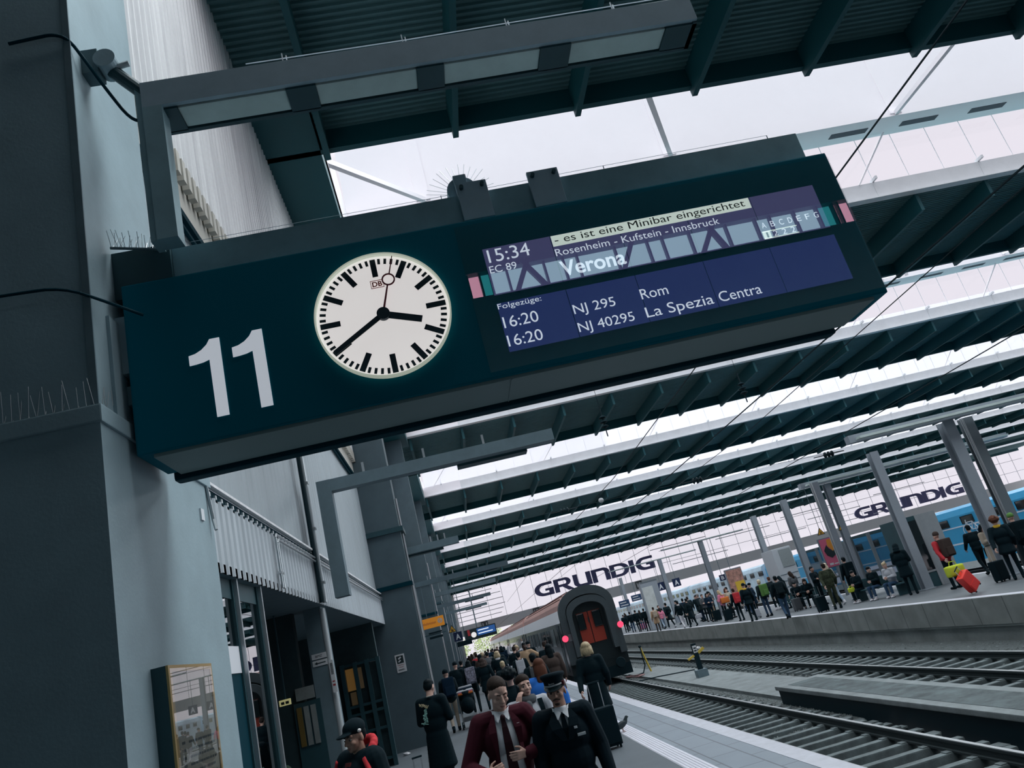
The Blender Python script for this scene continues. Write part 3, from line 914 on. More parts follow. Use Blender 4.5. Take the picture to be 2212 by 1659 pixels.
# conduits on the gallery
t = thing('conduit', 'pair of pale cable pipes bent along the corrugated gallery front', 'conduit', (-2.15, 10.1, 4))
mb = MB()
for j, (dy, dz) in enumerate(((0, 0), (0.09, -0.06))):
    mb.tube([(-2.13, 10.05 + dy, 3.42), (-2.13, 10.05 + dy, 4.07 + dz), (-2.13, 10.1 + dy, 4.12 + dz), (-2.13, 22.85, 4.12 + dz)], 0.016, 8)
for y in (10.05, 10.14): mb.box(-2.16, -2.11, y - 0.03, y + 0.03, 3.6, 3.63)
world_child(mb, 'pipe', M_alu, t)
t = thing('downpipe', 'long vertical pipe pair on the left wall beside the L-shaped arm', 'pipe', (-2.15, 12.9, 4))
world_child(MB().cyl((-2.13, 12.75, 3.4), (-2.13, 12.75, 8.0), 0.04, n=8), 'dark_pipe', M_blk, t)
mb = MB().cyl((-2.11, 12.9, 3.4), (-2.11, 12.9, 8.0), 0.035, n=8)
for z in (3.7, 4.6, 5.4): mb.box(-2.16, -2.06, 12.85, 12.95, z, z + 0.04)
world_child(mb, 'pale_pipe', M_alu, t)

# arcade post with its signs
t = thing('arcade_post', 'square arcade post with a pale rounded corner under the gallery', 'post', (-2.45, 13.5, 0))
world_child(MB().box(-2.56, -2.27, 13.3, 13.8, 0.002, 3.4), 'shaft', M_steel, t)
world_child(MB().cyl((-2.26, 13.33, 0.002), (-2.26, 13.33, 3.36), 0.05, n=14), 'corner_pipe', mat('pale_pipe_paint', (0.42, 0.46, 0.48), 0.5), t)
M_white = mat('sign_white', (0.62, 0.64, 0.66), 0.5)
M_ink = mat('sign_ink', (0.01, 0.025, 0.03), 0.6)
M_inkr = mat('sign_red_ink', (0.35, 0.05, 0.06), 0.6)
def plate(name, label, x0, x1, y, z0, z1, m, cat='sign', d=0.012):
    t = thing(name, label, cat, ((x0 + x1) / 2, y, z0))
    world_child(MB().bbox(x0, x1, y - d, y, z0, z1, 0.003), 'plate', m, t)
    return t
t = plate('direction_sign', 'white sign reading BMZ on the arcade post', -2.53, -2.29, 13.3, 2.585, 2.67, M_white)
text('lettering', 'BMZ', M_ink, (-2.47, 13.286, 2.61), (1, 0, 0), (0, 0, 1), 0.11, 0.036, parent=t)
t = plate('direction_sign', 'white arrow sign just below the BMZ sign', -2.53, -2.29, 13.3, 2.475, 2.565, M_white)
arrow = [(-2.50, 2.52), (-2.455, 2.545), (-2.455, 2.527), (-2.32, 2.527), (-2.32, 2.513), (-2.455, 2.513), (-2.455, 2.495)]
world_child(MB().prism(arrow, lambda u, v: (u, 13.284, v), lambda u, v: (u, 13.287, v)), 'arrow', M_ink, t)
t = thing('sticker', 'narrow white upright notice strip on the pale post corner', 'notice', (-2.2, 13.24, 2.0))
world_child(MB().box(-2.262, -2.195, 13.22, 13.235, 2.02, 2.52), 'sheet', M_white, t)
mb = MB()
for i in range(9): mb.box(-2.25, -2.21, 13.217, 13.22, 2.30 + i * 0.02, 2.31 + i * 0.02)
world_child(mb, 'print', M_ink, t)
world_child(MB().box(-2.25, -2.21, 13.217, 13.22, 2.18, 2.20).box(-2.25, -2.21, 13.217, 13.22, 2.12, 2.15), 'red_print', M_inkr, t)
t = plate('notice', 'white pictogram notice on the second pillar', -2.10, -1.83, 22.9, 2.02, 2.50, M_white, 'notice')
world_child(MB().box(-2.06, -1.87, 22.884, 22.887, 2.26, 2.46), 'pictogram', M_ink, t)
mb = MB().bar((-2.01, 22.882, 2.38), (-1.93, 22.882, 2.42), 0.003, 0.045).bar((-2.02, 22.882, 2.30), (-1.95, 22.882, 2.34), 0.003, 0.035)
world_child(mb, 'pictogram_hand', M_white, t)
text('red_lettering', 'Tauben füttern', M_inkr, (-2.07, 22.885, 2.20), (1, 0, 0), (0, 0, 1), 0.20, 0.035, parent=t)
text('red_lettering', 'verboten!', M_inkr, (-2.03, 22.885, 2.145), (1, 0, 0), (0, 0, 1), 0.13, 0.035, parent=t)
world_child(MB().box(-2.06, -1.87, 22.885, 22.887, 2.07, 2.08).box(-2.06, -1.9, 22.885, 22.887, 2.09, 2.10), 'small_print', M_ink, t)
# hanging signs further down the platform
YO = 34.52
t = thing('hanging_sign', 'orange hanging sign with a round symbol on the left', 'sign', (-1.35, YO, 3.5))
M_or = mat('sign_orange', (0.74, 0.27, 0.025), 0.5, emit=(0.74, 0.27, 0.025), es=0.25)
world_child(MB().bbox(-1.92, -0.80, YO, YO + 0.12, 3.42, 3.84, 0.01), 'box', M_or, t)
text('lettering', 'Bahnhofsmission', M_inkr, (-1.88, YO - 0.004, 3.575), (1, 0, 0), (0, 0, 1), 0.72, 0.11, parent=t)
mb = MB()
for i in range(24):
    a0 = 2 * PI * i / 24; a1 = 2 * PI * (i + 1) / 24
    if i in (5, 17): continue
    q = lambda r, a: (-0.97 + r * math.cos(a), YO - 0.003, 3.64 + r * math.sin(a))
    mb.quad(q(0.06, a0), q(0.105, a0), q(0.105, a1), q(0.06, a1))
mb.bar((-1.03, YO - 0.003, 3.58), (-0.91, YO - 0.003, 3.70), 0.004, 0.035)
world_child(mb, 'round_symbol', M_white, t)
world_child(MB().bar((-1.5, YO + 0.06, 3.84), (-1.5, YO + 0.06, 5.25), 0.03).bar((-1.1, YO + 0.06, 3.84), (-1.1, YO + 0.06, 5.25), 0.03), 'hanger', M_steel, t)
def tri(name, label, x, y, z, s, top=5.25, group=None):
    t = thing(name, label, 'warning sign', (x, y, z), 0, group)
    M_y = mat('warning_yellow', (0.80, 0.42, 0.04), 0.5)
    o = [(0, 0.87), (-0.5, 0), (0.5, 0)]; n_ = [(0, 0.73), (-0.38, 0.07), (0.38, 0.07)]
    sc = lambda p, yy: (p[0] * s, yy, p[1] * s)
    MB().prism(o, lambda u, v: sc((u, v), 0), lambda u, v: sc((u, v), 0.03)).build('plate', M_ink, t)
    MB().prism(n_, lambda u, v: sc((u, v), -0.006), lambda u, v: sc((u, v), -0.002)).build('yellow_face', M_y, t)
    mb = MB().box(-0.14 * s, 0.14 * s, -0.010, -0.007, 0.13 * s, 0.20 * s).box(-0.10 * s, -0.04 * s, -0.010, -0.007, 0.2 * s, 0.36 * s).box(0.0, 0.14 * s, -0.010, -0.007, 0.24 * s, 0.32 * s)
    mb.box(-0.16 * s, 0.02 * s, -0.010, -0.007, 0.38 * s, 0.42 * s)
    mb.build('symbol', M_ink, t)
    MB().bar((0, 0.02, 0.8 * s), (0, 0.02, top - z), 0.02).build('hanger', M_steel, t)
    return t
tri('warning_sign', 'yellow triangular warning sign under the orange sign', -0.54, 34.55, 3.02, 0.37)
def letter_sign(ch, label, x, y, z, s, top=5.25, group=None):
    t = thing('section_sign', label, 'platform sign', (x, y, z), 0, group)
    mb = MB().bbox(-s / 2, s / 2, 0, 0.08, 0, s, 0.008); mb.build('panel', mat('sign_navy', (0.006, 0.02, 0.07), 0.5), t)
    o = text('letter', ch, mat('sign_letter_white', (0.75, 0.77, 0.8), 0.5), (-s * 0.27, -0.006, s * 0.2), (1, 0, 0), (0, 0, 1), s * 0.54, s * 0.6, bold=0.03)
    o.parent = t
    MB().bar((0, 0.04, s), (0, 0.04, top - z), 0.03).build('hanger', M_steel, t)
    return t
letter_sign('A', 'dark blue letter A sign over the left platform crowd', -0.355, 34.55, 2.61, 0.38)
t = thing('display_box', 'black hanging display box below the left letter A sign', 'display', (-0.16, 34.52, 2.37))
MB().bbox(-0.3, 0.35, 0, 0.2, 0, 0.2, 0.01).build('case', M_blk, t)
MB().bar((0.1, 0.1, 0.2), (0.1, 0.1, 2.88), 0.03).build('hanger', M_steel, t)
t = thing('wall_lamp', 'dark double wall lamp bracket left of the warning sign', 'lamp', (-1.0, 30, 3.0))
MB().bar((-0.9, 0, 0), (0.3, 0, 0), 0.03).build('arm', M_steel_d, t)
MB().box(-0.35, 0.15, -0.05, 0.05, 0.03, 0.09).box(-0.35, 0.15, -0.05, 0.05, -0.15, -0.07).build('head', M_blk, t)
t = thing('platform_display', 'blue train display with a small white clock over the far crowd', 'departure board', (0.64, 42.45, 2.74))
MB().bbox(-0.75, 1.0, 0, 0.3, -0.15, 0.42, 0.02).build('housing', M_ink, t)
MB().box(-0.05, 0.95, -0.01, 0, 0.0, 0.36).build('screen', mat('far_display_blue', (0.01, 0.04, 0.12), 0.4, emit=(0.02, 0.08, 0.26), es=0.8), t)
MB().box(0.02, 0.6, -0.016, -0.01, 0.24, 0.29).box(0.02, 0.8, -0.016, -0.01, 0.08, 0.13).build('screen_text', M_lcdw, t)
MB().lathe([(0.14, -0.02), (0.14, 0.0)], (-0.24, 0, 0.1), 24, 'y').build('clock', M_dial, t)
MB().box(-0.55, -0.42, -0.02, 0, 0.1, 0.40).build('number_plate', mat('plate_red', (0.5, 0.04, 0.05), 0.5), t)
MB().bar((0, 0.15, 0.4), (0, 0.15, 2.52), 0.05).build('hanger', M_steel, t)
# ================================================================ tracks
M_railtop = mat('polished_rail', (0.40, 0.42, 0.43), 0.35, metal=0.6)
M_railside = mat('rusty_dark_rail', (0.018, 0.03, 0.033), 0.8)
M_sleeper = mat('concrete_sleeper', (0.11, 0.135, 0.14), 0.85, var=0.45, scale=3, bump=0.2)
def rail(mb, x, ya, yb, zt):
    mb.mat(0).box(x - 0.035, x + 0.035, ya, yb, zt - 0.015, zt)
    mb.mat(1).box(x - 0.034, x + 0.034, ya, yb, zt - 0.05, zt - 0.015).box(x - 0.012, x + 0.012, ya, yb, zt - 0.14, zt - 0.05).box(x - 0.07, x + 0.07, ya, yb, zt - 0.17, zt - 0.14)
def track(label, xc, ya, yb, hi=100, start=6.0):
    t = thing('railway_track', label, 'railway track', (xc, 0, -1.1))
    for s in (-0.75, 0.75):
        mb = MB(); rail(mb, s, ya, yb, 0.2); mb.build('rail', [M_railtop, M_railside], t)
    mb = MB().bbox(-1.3, 1.3, -0.085, 0.085, -0.15, 0.035, 0.02)
    mb.box(-0.92, -0.58, -0.07, 0.07, 0.035, 0.05).box(0.58, 0.92, -0.07, 0.07, 0.035, 0.05)
    me = mb.mesh('sleeper', [M_sleeper])
    n = 0; y = start; rest = MB()
    while y < yb:
        if n < hi:
            o = bpy.data.objects.new('sleeper', me); COL.objects.link(o); o.parent = t; o.location = (0, y, 0)
        else: rest.box(-1.3, 1.3, y - 0.085, y + 0.085, -0.15, 0.035)
        n += 1; y += 0.62
    if rest.v:
        o = rest.build('sleeper_rest', M_sleeper, t); o.name = 'sleeper_row'; o['kind'] = 'stuff'
    return t
track('nearer railway track running beside the left platform to the parked train', 6.0, -8, 180, 60)
track('farther railway track under the wall of the right platform', 11.13, -8, 180, 90, 9.0)
# fastening plates and check rail of the nearer track, over the dark pit
t = thing('pit_bracket', 'row of pale steel brackets beside the near rail over the dark pit', 'track brackets', (7.2, 15, -1.3))
for i in range(10): world_child(MB().box(6.85, 7.42, 13.6 + i * 0.52, 13.72 + i * 0.52, -1.2, -1.13).box(7.2, 7.42, 13.56 + i * 0.52, 13.78 + i * 0.52, -1.13, -1.10), 'bracket', M_sleeper, t)
world_child(MB().box(6.85, 7.5, 9.7, 9.8, -1.2, -1.12).box(7.3, 7.6, 9.5, 9.95, -1.12, -1.05), 'clamp', M_sleeper, t)
world_child(MB().box(6.9, 7.3, 11.9, 11.97, -1.2, -1.14).box(7.25, 7.4, 11.8, 12.07, -1.14, -1.1), 'clamp', M_sleeper, t)
# ballast stones
random.seed(3)
mb = MB()
def stone(x, y, z, s):
    a = random.random() * 6
    vs = []
    for i in range(4):
        r = s * random.uniform(0.7, 1.2); q = a + i * PI / 2 + random.uniform(-0.3, 0.3)
        vs.append((x + r * math.cos(q), y + r * math.sin(q), z + random.uniform(-0.2, 0.3) * s))
    vs.append((x + random.uniform(-0.3, 0.3) * s, y + random.uniform(-0.3, 0.3) * s, z + s * random.uniform(0.6, 1.0)))
    mb.add(vs, [(0, 1, 4), (1, 2, 4), (2, 3, 4), (3, 0, 4)])
for i in range(9000):
    y = 17 + 45 * random.random() ** 1.6
    x = random.choice([random.uniform(3.75, 7.5), random.uniform(8.9, 13.9), random.uniform(6.85, 7.7), random.uniform(9.5, 10.4)])
    stone(x, y, -1.15, random.uniform(0.025, 0.05))
o = mb.build('ballast', mat('ballast_stone', (0.125, 0.145, 0.145), 0.9, var=0.45, scale=9), fix=False)
tag(o, 'loose grey ballast stones between and beside the tracks', 'ballast', kind='stuff')

# trackside things
t = thing('stop_lamp', 'black track post with a white number plate and yellow flags', 'track signal', (8.65, 31.3, -1.1))
MB().bbox(-0.22, 0.22, -0.2, 0.2, 0, 0.32, 0.02).build('foot', M_steel, t)
MB().bbox(-0.10, 0.10, -0.06, 0.06, 0.3, 1.3, 0.02).build('post', M_blk, t)
MB().box(-0.08, 0.08, -0.075, -0.06, 0.95, 1.22).build('number_plate', M_white, t)
MB().box(-0.05, 0.05, -0.082, -0.075, 1.0, 1.05).box(-0.05, 0.05, -0.082, -0.075, 1.1, 1.15).build('plate_mark', M_ink, t)
M_yel = mat('signal_yellow', (0.55, 0.40, 0.06), 0.6)
MB().bar((0.1, -0.02, 0.92), (0.36, -0.05, 1.06), 0.08, 0.10).bar((-0.1, -0.02, 0.86), (-0.38, -0.05, 0.76), 0.08, 0.07).build('flag', M_yel, t)
t = thing('filler_post', 'thin yellow filler post with a black hose near the train', 'hose post', (8.6, 40, -1.1))
MB().cyl((0, 0, 0), (-0.22, 0, 1.25), 0.045, n=10).build('post', M_yel, t)
MB().ell((-0.23, 0, 1.3), (0.08, 0.08, 0.07)).build('cap', M_blk, t)
MB().tube([(-0.23, -0.05, 1.25), (-0.26, -0.1, 0.8), (-0.25, -0.12, 0.4), (-0.45, -0.2, 0.08), (-1.0, -0.3, 0.05), (-1.3, -0.4, 0.05)], 0.03, 8).build('hose', M_blk, t)
t_ = MB().tube([(7.2, 39.4, -1.0), (7.6, 38.6, -1.02), (8.0, 39.0, -1.03), (7.7, 39.8, -1.03), (7.3, 40.2, -1.02)], 0.03, 8).build('air_hose', mat('pale_red_hose', (0.35, 0.2, 0.2), 0.6))
tag(t_, 'pale reddish hose lying looped on the ballast by the yellow post', 'hose')
tag(MB().tube([(7.0, 36.6, -1.05), (8.0, 36.0, -1.04), (9.3, 34.6, -1.04)], 0.025, 8).build('cable', M_blk), 'black cable lying along the concrete path between the tracks', 'cable')
def litter(name, label, x, y, z, s, m, cat='litter'):
    mb = MB(); random.seed(int(x * 100))
    vs = [(x + s * random.uniform(-1, 1), y + s * random.uniform(-1, 1), z + s * random.uniform(0, 0.7)) for i in range(9)]
    bm = bmesh.new()
    for v in vs: bm.verts.new(v)
    bmesh.ops.convex_hull(bm, input=bm.verts[:])
    me = bpy.data.meshes.new(name); bm.to_mesh(me); bm.free(); me.materials.append(m)
    o = bpy.data.objects.new(name, me); COL.objects.link(o)
    return tag(o, label, cat)
M_paper = mat('crumpled_white_paper', (0.8, 0.8, 0.82), 0.7)
litter('paper_scrap', 'crumpled white paper on the sleepers beside the left platform edge', 5.0, 18.6, -1.02, 0.16, M_paper)
litter('paper_scrap', 'white paper scrap lying under the right platform wall', 13.2, 47, -1.14, 0.3, M_paper)
litter('paper_scrap', 'tiny white scrap on the ballast beyond the near rail', 7.35, 22.5, -1.14, 0.10, M_paper)
litter('paper_scrap', 'white scrap next to the edge stone at the near sleepers', 4.6, 15.8, -1.04, 0.10, M_paper)
litter('paper_scrap', 'white scrap on the platform paving behind the burgundy suit', 0.28, 23.0, 0.0, 0.08, M_paper)
litter('paper_scrap', 'white cup litter at the foot of the second pillar', -2.2, 21.9, 0.0, 0.14, M_paper)
t = litter('ballast_sack', 'lumpy grey rubble heap beside the near rail at the bottom right', 7.0, 9.1, -1.25, 0.42, M_sleeper, 'rubble')

# overhead wires and insulators
def wire(label, pts, r=0.012):
    return tag(MB().tube(pts, r, 5).build('overhead_wire', M_blk), label, 'overhead wire')
wire('lower overhead contact wire above the near track', [(6.0, 3, 5.0), (6.0, 60, 5.05), (6.0, 160, 5.05)])
wire('upper overhead carrying wire above the near track', [(6.0, 3, 6.75), (6.0, 25, 6.3), (6.0, 50, 6.7), (6.0, 100, 6.7)])
wire('lower overhead contact wire above the farther track', [(11.13, 3, 5.05), (11.13, 60, 5.05), (11.13, 160, 5.05)])
wire('upper overhead carrying wire above the farther track', [(11.13, 3, 7.4), (11.13, 25, 6.8), (11.13, 50, 7.0), (11.13, 100, 7.0)])
wire('thin cross wire hanging from the roof to the insulators', [(6.0, 24, 14.0), (6.0, 24.1, 8.7)], 0.008)
wire('thin cross wire from the roof to the right insulator string', [(11.13, 24.3, 14.2), (11.13, 24.3, 8.9)], 0.008)
wire('long slanting span wire between the two track wires', [(2.0, 36, 7.3), (6.0, 36.5, 7.3), (11.13, 31.7, 6.5), (17.0, 30, 6.0)], 0.008)
def insul(label, c, vertical=True, n=3):
    t = thing('insulator', label, 'insulator', c)
    for i in range(n):
        z = 0.16 * i
        if vertical: MB().lathe([(0.03, z), (0.12, z + 0.03), (0.13, z + 0.05), (0.03, z + 0.12)], (0, 0, 0), 14).build('disc', M_blk, t)
        else: MB().lathe([(0.03, z), (0.13, z + 0.05), (0.13, z + 0.08), (0.03, z + 0.14)], (-0.24, 0, 0), 14, 'x').build('disc', M_blk, t)
    MB().cyl((0, 0, -0.3), (0, 0, 0.8), 0.02, n=6).build('rod', M_blk, t) if vertical else MB().cyl((-0.7, 0, 0), (0.7, 0, 0.0), 0.02, n=6).build('rod', M_blk, t)
insul('left upright insulator string under the roof strip', (6.0, 24.1, 7.85))
insul('right upright insulator string below the board corner', (11.13, 24.3, 7.95))
insul('horizontal insulator nearest the left wall', (6.0, 36.8, 7.3), False)
insul('middle horizontal insulator over the tracks', (11.13, 31.7, 6.48), False)
insul('rightmost horizontal insulator over the tracks', (16.6, 30.5, 6.05), False)
t = thing('dome_lamp', 'small white dome lamp hanging over the near track', 'lamp', (6.0, 28, 6.1))
MB().ell((0, 0, 0), (0.10, 0.10, 0.09)).build('dome', M_white, t)
MB().cyl((0, 0, 0.05), (0, 0, 0.26), 0.015, n=6).build('rod', M_blk, t)

# ================================================================ train on the near track
XT, YT = 6.0, 38.6
M_coach = mat('coach_dark_side', (0.018, 0.022, 0.024), 0.15, spec=0.45)
M_croof = mat('coach_red_roof', (0.55, 0.30, 0.26), 0.5, var=0.08, scale=2)
M_cglare = mat('coach_sky_glare', (0.75, 0.75, 0.78), 0.3)
M_cend = mat('coach_end_black', (0.006, 0.017, 0.021), 0.5)
M_rubber = mat('gangway_rubber_grey', (0.055, 0.075, 0.085), 0.55, var=0.1)
M_cglass = mat('coach_window_glass', (0.01, 0.015, 0.018), 0.05, spec=0.8)
M_lampr = mat('tail_lamp_red', (0.8, 0.05, 0.12), 0.4, emit=(0.95, 0.06, 0.13), es=1.3)
M_doorr = mat('gangway_door_red', (0.36, 0.045, 0.025), 0.5)
HW = 1.43
def roofarc(z0, top, hw, n=14):
    return [(hw * math.cos(PI * i / n), z0 + (top - z0) * (math.sin(PI * i / n) ** 0.8)) for i in range(n + 1)]
def coach(y0, L, label, first=False):
    t = thing('rail_coach', label, 'train coach', (XT, y0, -0.25))
    z = lambda v: v + 0.25
    prof = [(-HW, z(-0.25)), (HW, z(-0.25)), (HW, z(2.28)), (-HW, z(2.28))]
    MB().prism(prof, lambda u, v: (u, 0, v), lambda u, v: (u, L, v)).build('body', M_coach, t)
    b = [(-HW - 0.01, z(2.26)), (HW + 0.01, z(2.26)), (HW - 0.16, z(2.86)), (-HW + 0.16, z(2.86))]
    MB().prism(b, lambda u, v: (u, 0.02, v), lambda u, v: (u, L - 0.02, v)).build('glare_band', M_cglare, t)  # pale strip paints the skylight glare on the roof shoulder
    a = roofarc(z(2.86), z(3.70), HW - 0.16)
    mb = MB().prism(a, lambda u, v: (u, 0, v), lambda u, v: (u, L, v))
    for q in (0.86, 0.74, 0.62, 0.5):
        x = -(HW - 0.16) * q; zz = z(2.86) + 0.84 * (math.sin(math.acos(q)) ** 0.8)
        mb.mat(1).box(x - 0.015, x + 0.015, 0.4, L * 0.9, zz, zz + 0.03)
    mb.build('roof', [M_croof, mat('roof_rib_brown', (0.14, 0.06, 0.05), 0.6)], t)
    for i in range(8):
        y = 3.6 + i * 2.55
        MB().bbox(-HW - 0.012, -HW + 0.01, y, y + 1.6, z(1.15), z(2.05), 0.01).build('window', M_cglass, t)
    for y in (1.0, L - 2.0):
        mb = MB().box(-HW - 0.02, -HW + 0.01, y, y + 0.95, z(-0.1), z(2.2)); d = mb.build('door', M_rubber, t)
        MB().box(-HW - 0.026, -HW - 0.018, y + 0.2, y + 0.75, z(1.1), z(2.0)).build('door_glass', M_cglass, d)
    MB().box(-1.1, 1.1, 2, 4.6, -0.64, -0.05).build('bogie', M_blk, t); MB().box(-1.1, 1.1, L - 4.6, L - 2, -0.64, -0.05).build('bogie', M_blk, t)
    return t, z
t, z = coach(YT, 26.4, 'rear coach of the parked train with red gangway doors', True)
# end face and gangway surround
def arch(hw, zb, zs, top, n=20):
    r = [(-hw, zb)] + [(-hw * math.cos(PI * i / n) if True else 0, zs + (top - zs) * math.sin(PI * i / n) ** 0.75) for i in range(n + 1)] + [(hw, zb)]
    return r
def ring(outer, inner, y0, y1):
    mb = MB(); n = len(outer)
    vs = []
    for y in (y0, y1):
        vs += [(u, y, v) for u, v in outer] + [(u, y, v) for u, v in inner]
    fs = []
    for i in range(n - 1):
        fs += [(i, i + 1, n + i + 1, n + i), (2 * n + i, 3 * n + i, 3 * n + i + 1, 2 * n + i + 1), (i, 2 * n + i, 2 * n + i + 1, i + 1), (n + i, n + i + 1, 3 * n + i + 1, 3 * n + i)]
    for i in (0, n - 1): fs.append((i, n + i, 3 * n + i, 2 * n + i))
    return mb.add(vs, fs)
MB().prism(arch(HW - 0.01, z(-0.3), z(2.5), z(3.66)), lambda u, v: (u, -0.06, v), lambda u, v: (u, 0.0, v)).build('end_wall', M_cend, t)
g = ring(arch(HW - 0.02, z(0.25), z(2.45), z(3.72)), arch(HW - 0.34, z(0.25), z(2.40), z(3.30)), -0.30, -0.06).build('gangway_surround', M_rubber, t)
g2 = ring(arch(HW - 0.36, z(0.55), z(2.35), z(3.24)), arch(HW - 0.60, z(0.55), z(2.25), z(2.92)), -0.50, -0.06)
o = g2.build('inner_bellow', M_rubber, g)
MB().box(-0.85, 0.85, -0.08, -0.06, z(0.1), z(2.9)).build('vestibule_shadow_panel', M_cend, t)
for s in (-1, 1):
    x0, x1 = (-0.58, -0.02) if s < 0 else (0.02, 0.62)
    d = MB().bbox(x0, x1, -0.12, -0.08, z(1.0), z(2.48), 0.01).build('gangway_door', M_doorr, t)
    a, b = (x0 - 0.002, x0 + 0.36) if s < 0 else (x1 - 0.42, x1 + 0.002)
    MB().bbox(a, b, -0.135, -0.118, z(1.68), z(2.46), 0.05).build('door_window', M_cglass, d)
MB().bar((-0.04, -0.15, z(1.95)), (-0.04, -0.15, z(2.2)), 0.03).build('door_handle', M_steel_d, t)
for s in (-1, 1):
    MB().lathe([(0.14, -0.36), (0.15, -0.34), (0.15, -0.28)], (s * (HW - 0.03), 0, z(1.5)), 20, 'y').build('tail_lamp', M_lampr, t)
mb = MB()
for i in range(6): mb.box(-HW + 0.2, -HW + 0.42, -0.306, -0.30, z(1.35) + 0.055 * i, z(1.38) + 0.055 * i)
mb.build('data_panel', mat('faded_white_print', (0.22, 0.25, 0.27), 0.6), t)
mb = MB()
for s in (-1, 1):
    mb.cyl((s * 0.87, -0.6, z(-0.15)), (s * 0.87, 0, z(-0.15)), 0.1, n=14).lathe([(0.22, -0.66), (0.24, -0.6)], (s * 0.87, 0, z(-0.15)), 20, 'y')
mb.build('buffer', M_blk, t)
MB().box(-HW, HW, -0.1, 0.4, z(-0.75), z(-0.25)).build('buffer_beam', M_blk, t)
for i in range(4):
    coach(YT + 27.2 * (i + 1), 26.4, ['second coach of the parked train', 'third coach of the parked train', 'fourth coach of the parked train', 'farthest coach of the parked train'][i] + ', dark side and red roof')

# ================================================================ blue trains beyond the right platform
M_blue = mat('train_sky_blue', (0.03, 0.33, 0.60), 0.3, spec=0.5, var=0.05, scale=1)
M_bwhite = mat('train_pale_white', (0.62, 0.70, 0.78), 0.35)
def blue(y0, L, label, x=30.0, m=M_blue, zt=2.70):
    t = thing('blue_coach', label, 'train coach', (x, y0, -0.3))
    pr = [(0, 0), (2.8, 0), (2.8, zt), (2.3, zt + 0.5), (0.5, zt + 0.5), (0.12, zt + 0.34), (0, zt)]
    MB().prism(pr, lambda u, v: (u, 0, v), lambda u, v: (u, L, v)).build('body', m, t)
    MB().box(-0.012, 0, 0.4, L - 0.4, 2.02, 2.09).box(-0.012, 0, 0.4, L - 0.4, 1.05, 1.14).build('white_stripe', M_bwhite, t)
    for i in range(int(L / 2.4)):
        y = L - 1.9 - i * 2.4
        MB().bbox(-0.02, 0.0, y - 0.8, y + 0.35, 2.15, 2.6, 0.04).build('window', M_cglass, t)
    MB().box(-0.015, 0, L * 0.30, L * 0.62, 1.55, 2.0).build('pale_panel', M_bwhite, t)
    return t
t = blue(21, 26.5, 'bright blue coach with bicycle symbol behind the right platform')
mb = MB()
for yy in (21.3, 22.4):
    for i in range(16):
        a0 = 2 * PI * i / 16; a1 = 2 * PI * (i + 1) / 16
        q = lambda r, a: (-0.02, yy + r * math.cos(a), 1.75 + r * math.sin(a))
        mb.quad(q(0.26, a0), q(0.32, a0), q(0.32, a1), q(0.26, a1))
for a, b in (((21.3, 1.75), (21.65, 2.2)), ((21.65, 2.2), (22.2, 2.2)), ((22.2, 2.2), (21.85, 1.75)), ((21.85, 1.75), (21.65, 2.2)), ((21.85, 1.75), (21.3, 1.75)), ((22.4, 1.75), (22.15, 2.35))):
    mb.bar((-0.02, a[0], a[1]), (-0.02, b[0], b[1]), 0.05)
mb.build('bicycle_symbol', M_bwhite, t)
blue(48.5, 26.5, 'second blue coach glimpsed between the platform columns')
for i in range(3): blue(76 + 27.4 * i, 26.5, ['pale blue and white coach far behind the waiting crowd', 'paler distant coach farther along the same far track', 'most distant pale coach toward the glazed end'][i], 30.0, mat('train_pale_blue', (0.50, 0.66, 0.78), 0.35, var=0.3, scale=0.25))
track('third railway track beyond the right platform under the blue train', 31.4, 10, 150, 0)

# ================================================================ right platform furniture
M_col = mat('platform_column_grey', (0.27, 0.31, 0.35), 0.5, var=0.06, scale=2)
M_col_d = mat('platform_column_dark', (0.13, 0.16, 0.18), 0.5)
for i, (x, y, zt, w, lab) in enumerate([
    (17.2, 28.45, 5.45, 0.34, 'grey steel column standing before the dark glass lift'), (17.25, 34.0, 5.4, 0.30, 'grey column behind the camouflage jacket person'),
    (18.1, 24.9, 5.45, 0.42, 'thick pale column left of the paired columns at the right edge'), (19.1, 25.2, 5.45, 0.36, 'dark column at the right edge before the blue train'),
    (17.8, 39.0, 5.4, 0.30, 'grey column beside the pink and orange poster'), (18.9, 36.1, 5.4, 0.30, 'slim grey column under the far end of the lamp beam'), (18.3, 44.8, 5.4, 0.30, 'grey column behind the grey service cabin'),
    (18.0, 55.0, 5.4, 0.32, 'grey column behind the standing crowd, under the letter B signs'), (17.6, 66.0, 5.4, 0.32, 'grey column beside the map pillar and letter A signs'), (17.6, 84.0, 5.4, 0.32, 'far thin column beyond the map pillar')]):
    t = thing('platform_column', lab, 'column', (x, y, 0)); t['kind'] = 'thing'
    h = w / 2
    MB().box(-h, h, -h, -h + 0.04, 0.003, zt).box(-h, h, h - 0.04, h, 0.003, zt).box(-0.03, 0.03, -h + 0.04, h - 0.04, 0.003, zt).build('shaft', M_col_d if i == 3 else M_col, t)
    MB().bbox(-h - 0.05, h + 0.05, -h - 0.05, h + 0.05, 0.0, 0.05, 0.01).build('foot_plate', M_col, t)
    if i in (1, 3): MB().cyl((-h - 0.04, -h, 0.05), (-h - 0.04, -h, zt), 0.03, n=6).cyl((-h - 0.12, -h, 0.05), (-h - 0.12, -h, zt), 0.025, n=6).build('cable_pipe', M_alu, t)
t = thing('lamp_gantry', 'long grey lamp beam on top of the columns at the right edge', 'lamp gantry', (18, 24.6, 5.4))
MB().box(-3.8, 6, -0.15, 0.15, 0.05, 0.32).build('beam', M_col, t)
MB().box(-3.6, 5.8, -0.5, -0.2, 0.1, 0.18).build('lamp_panel', M_diff, t)
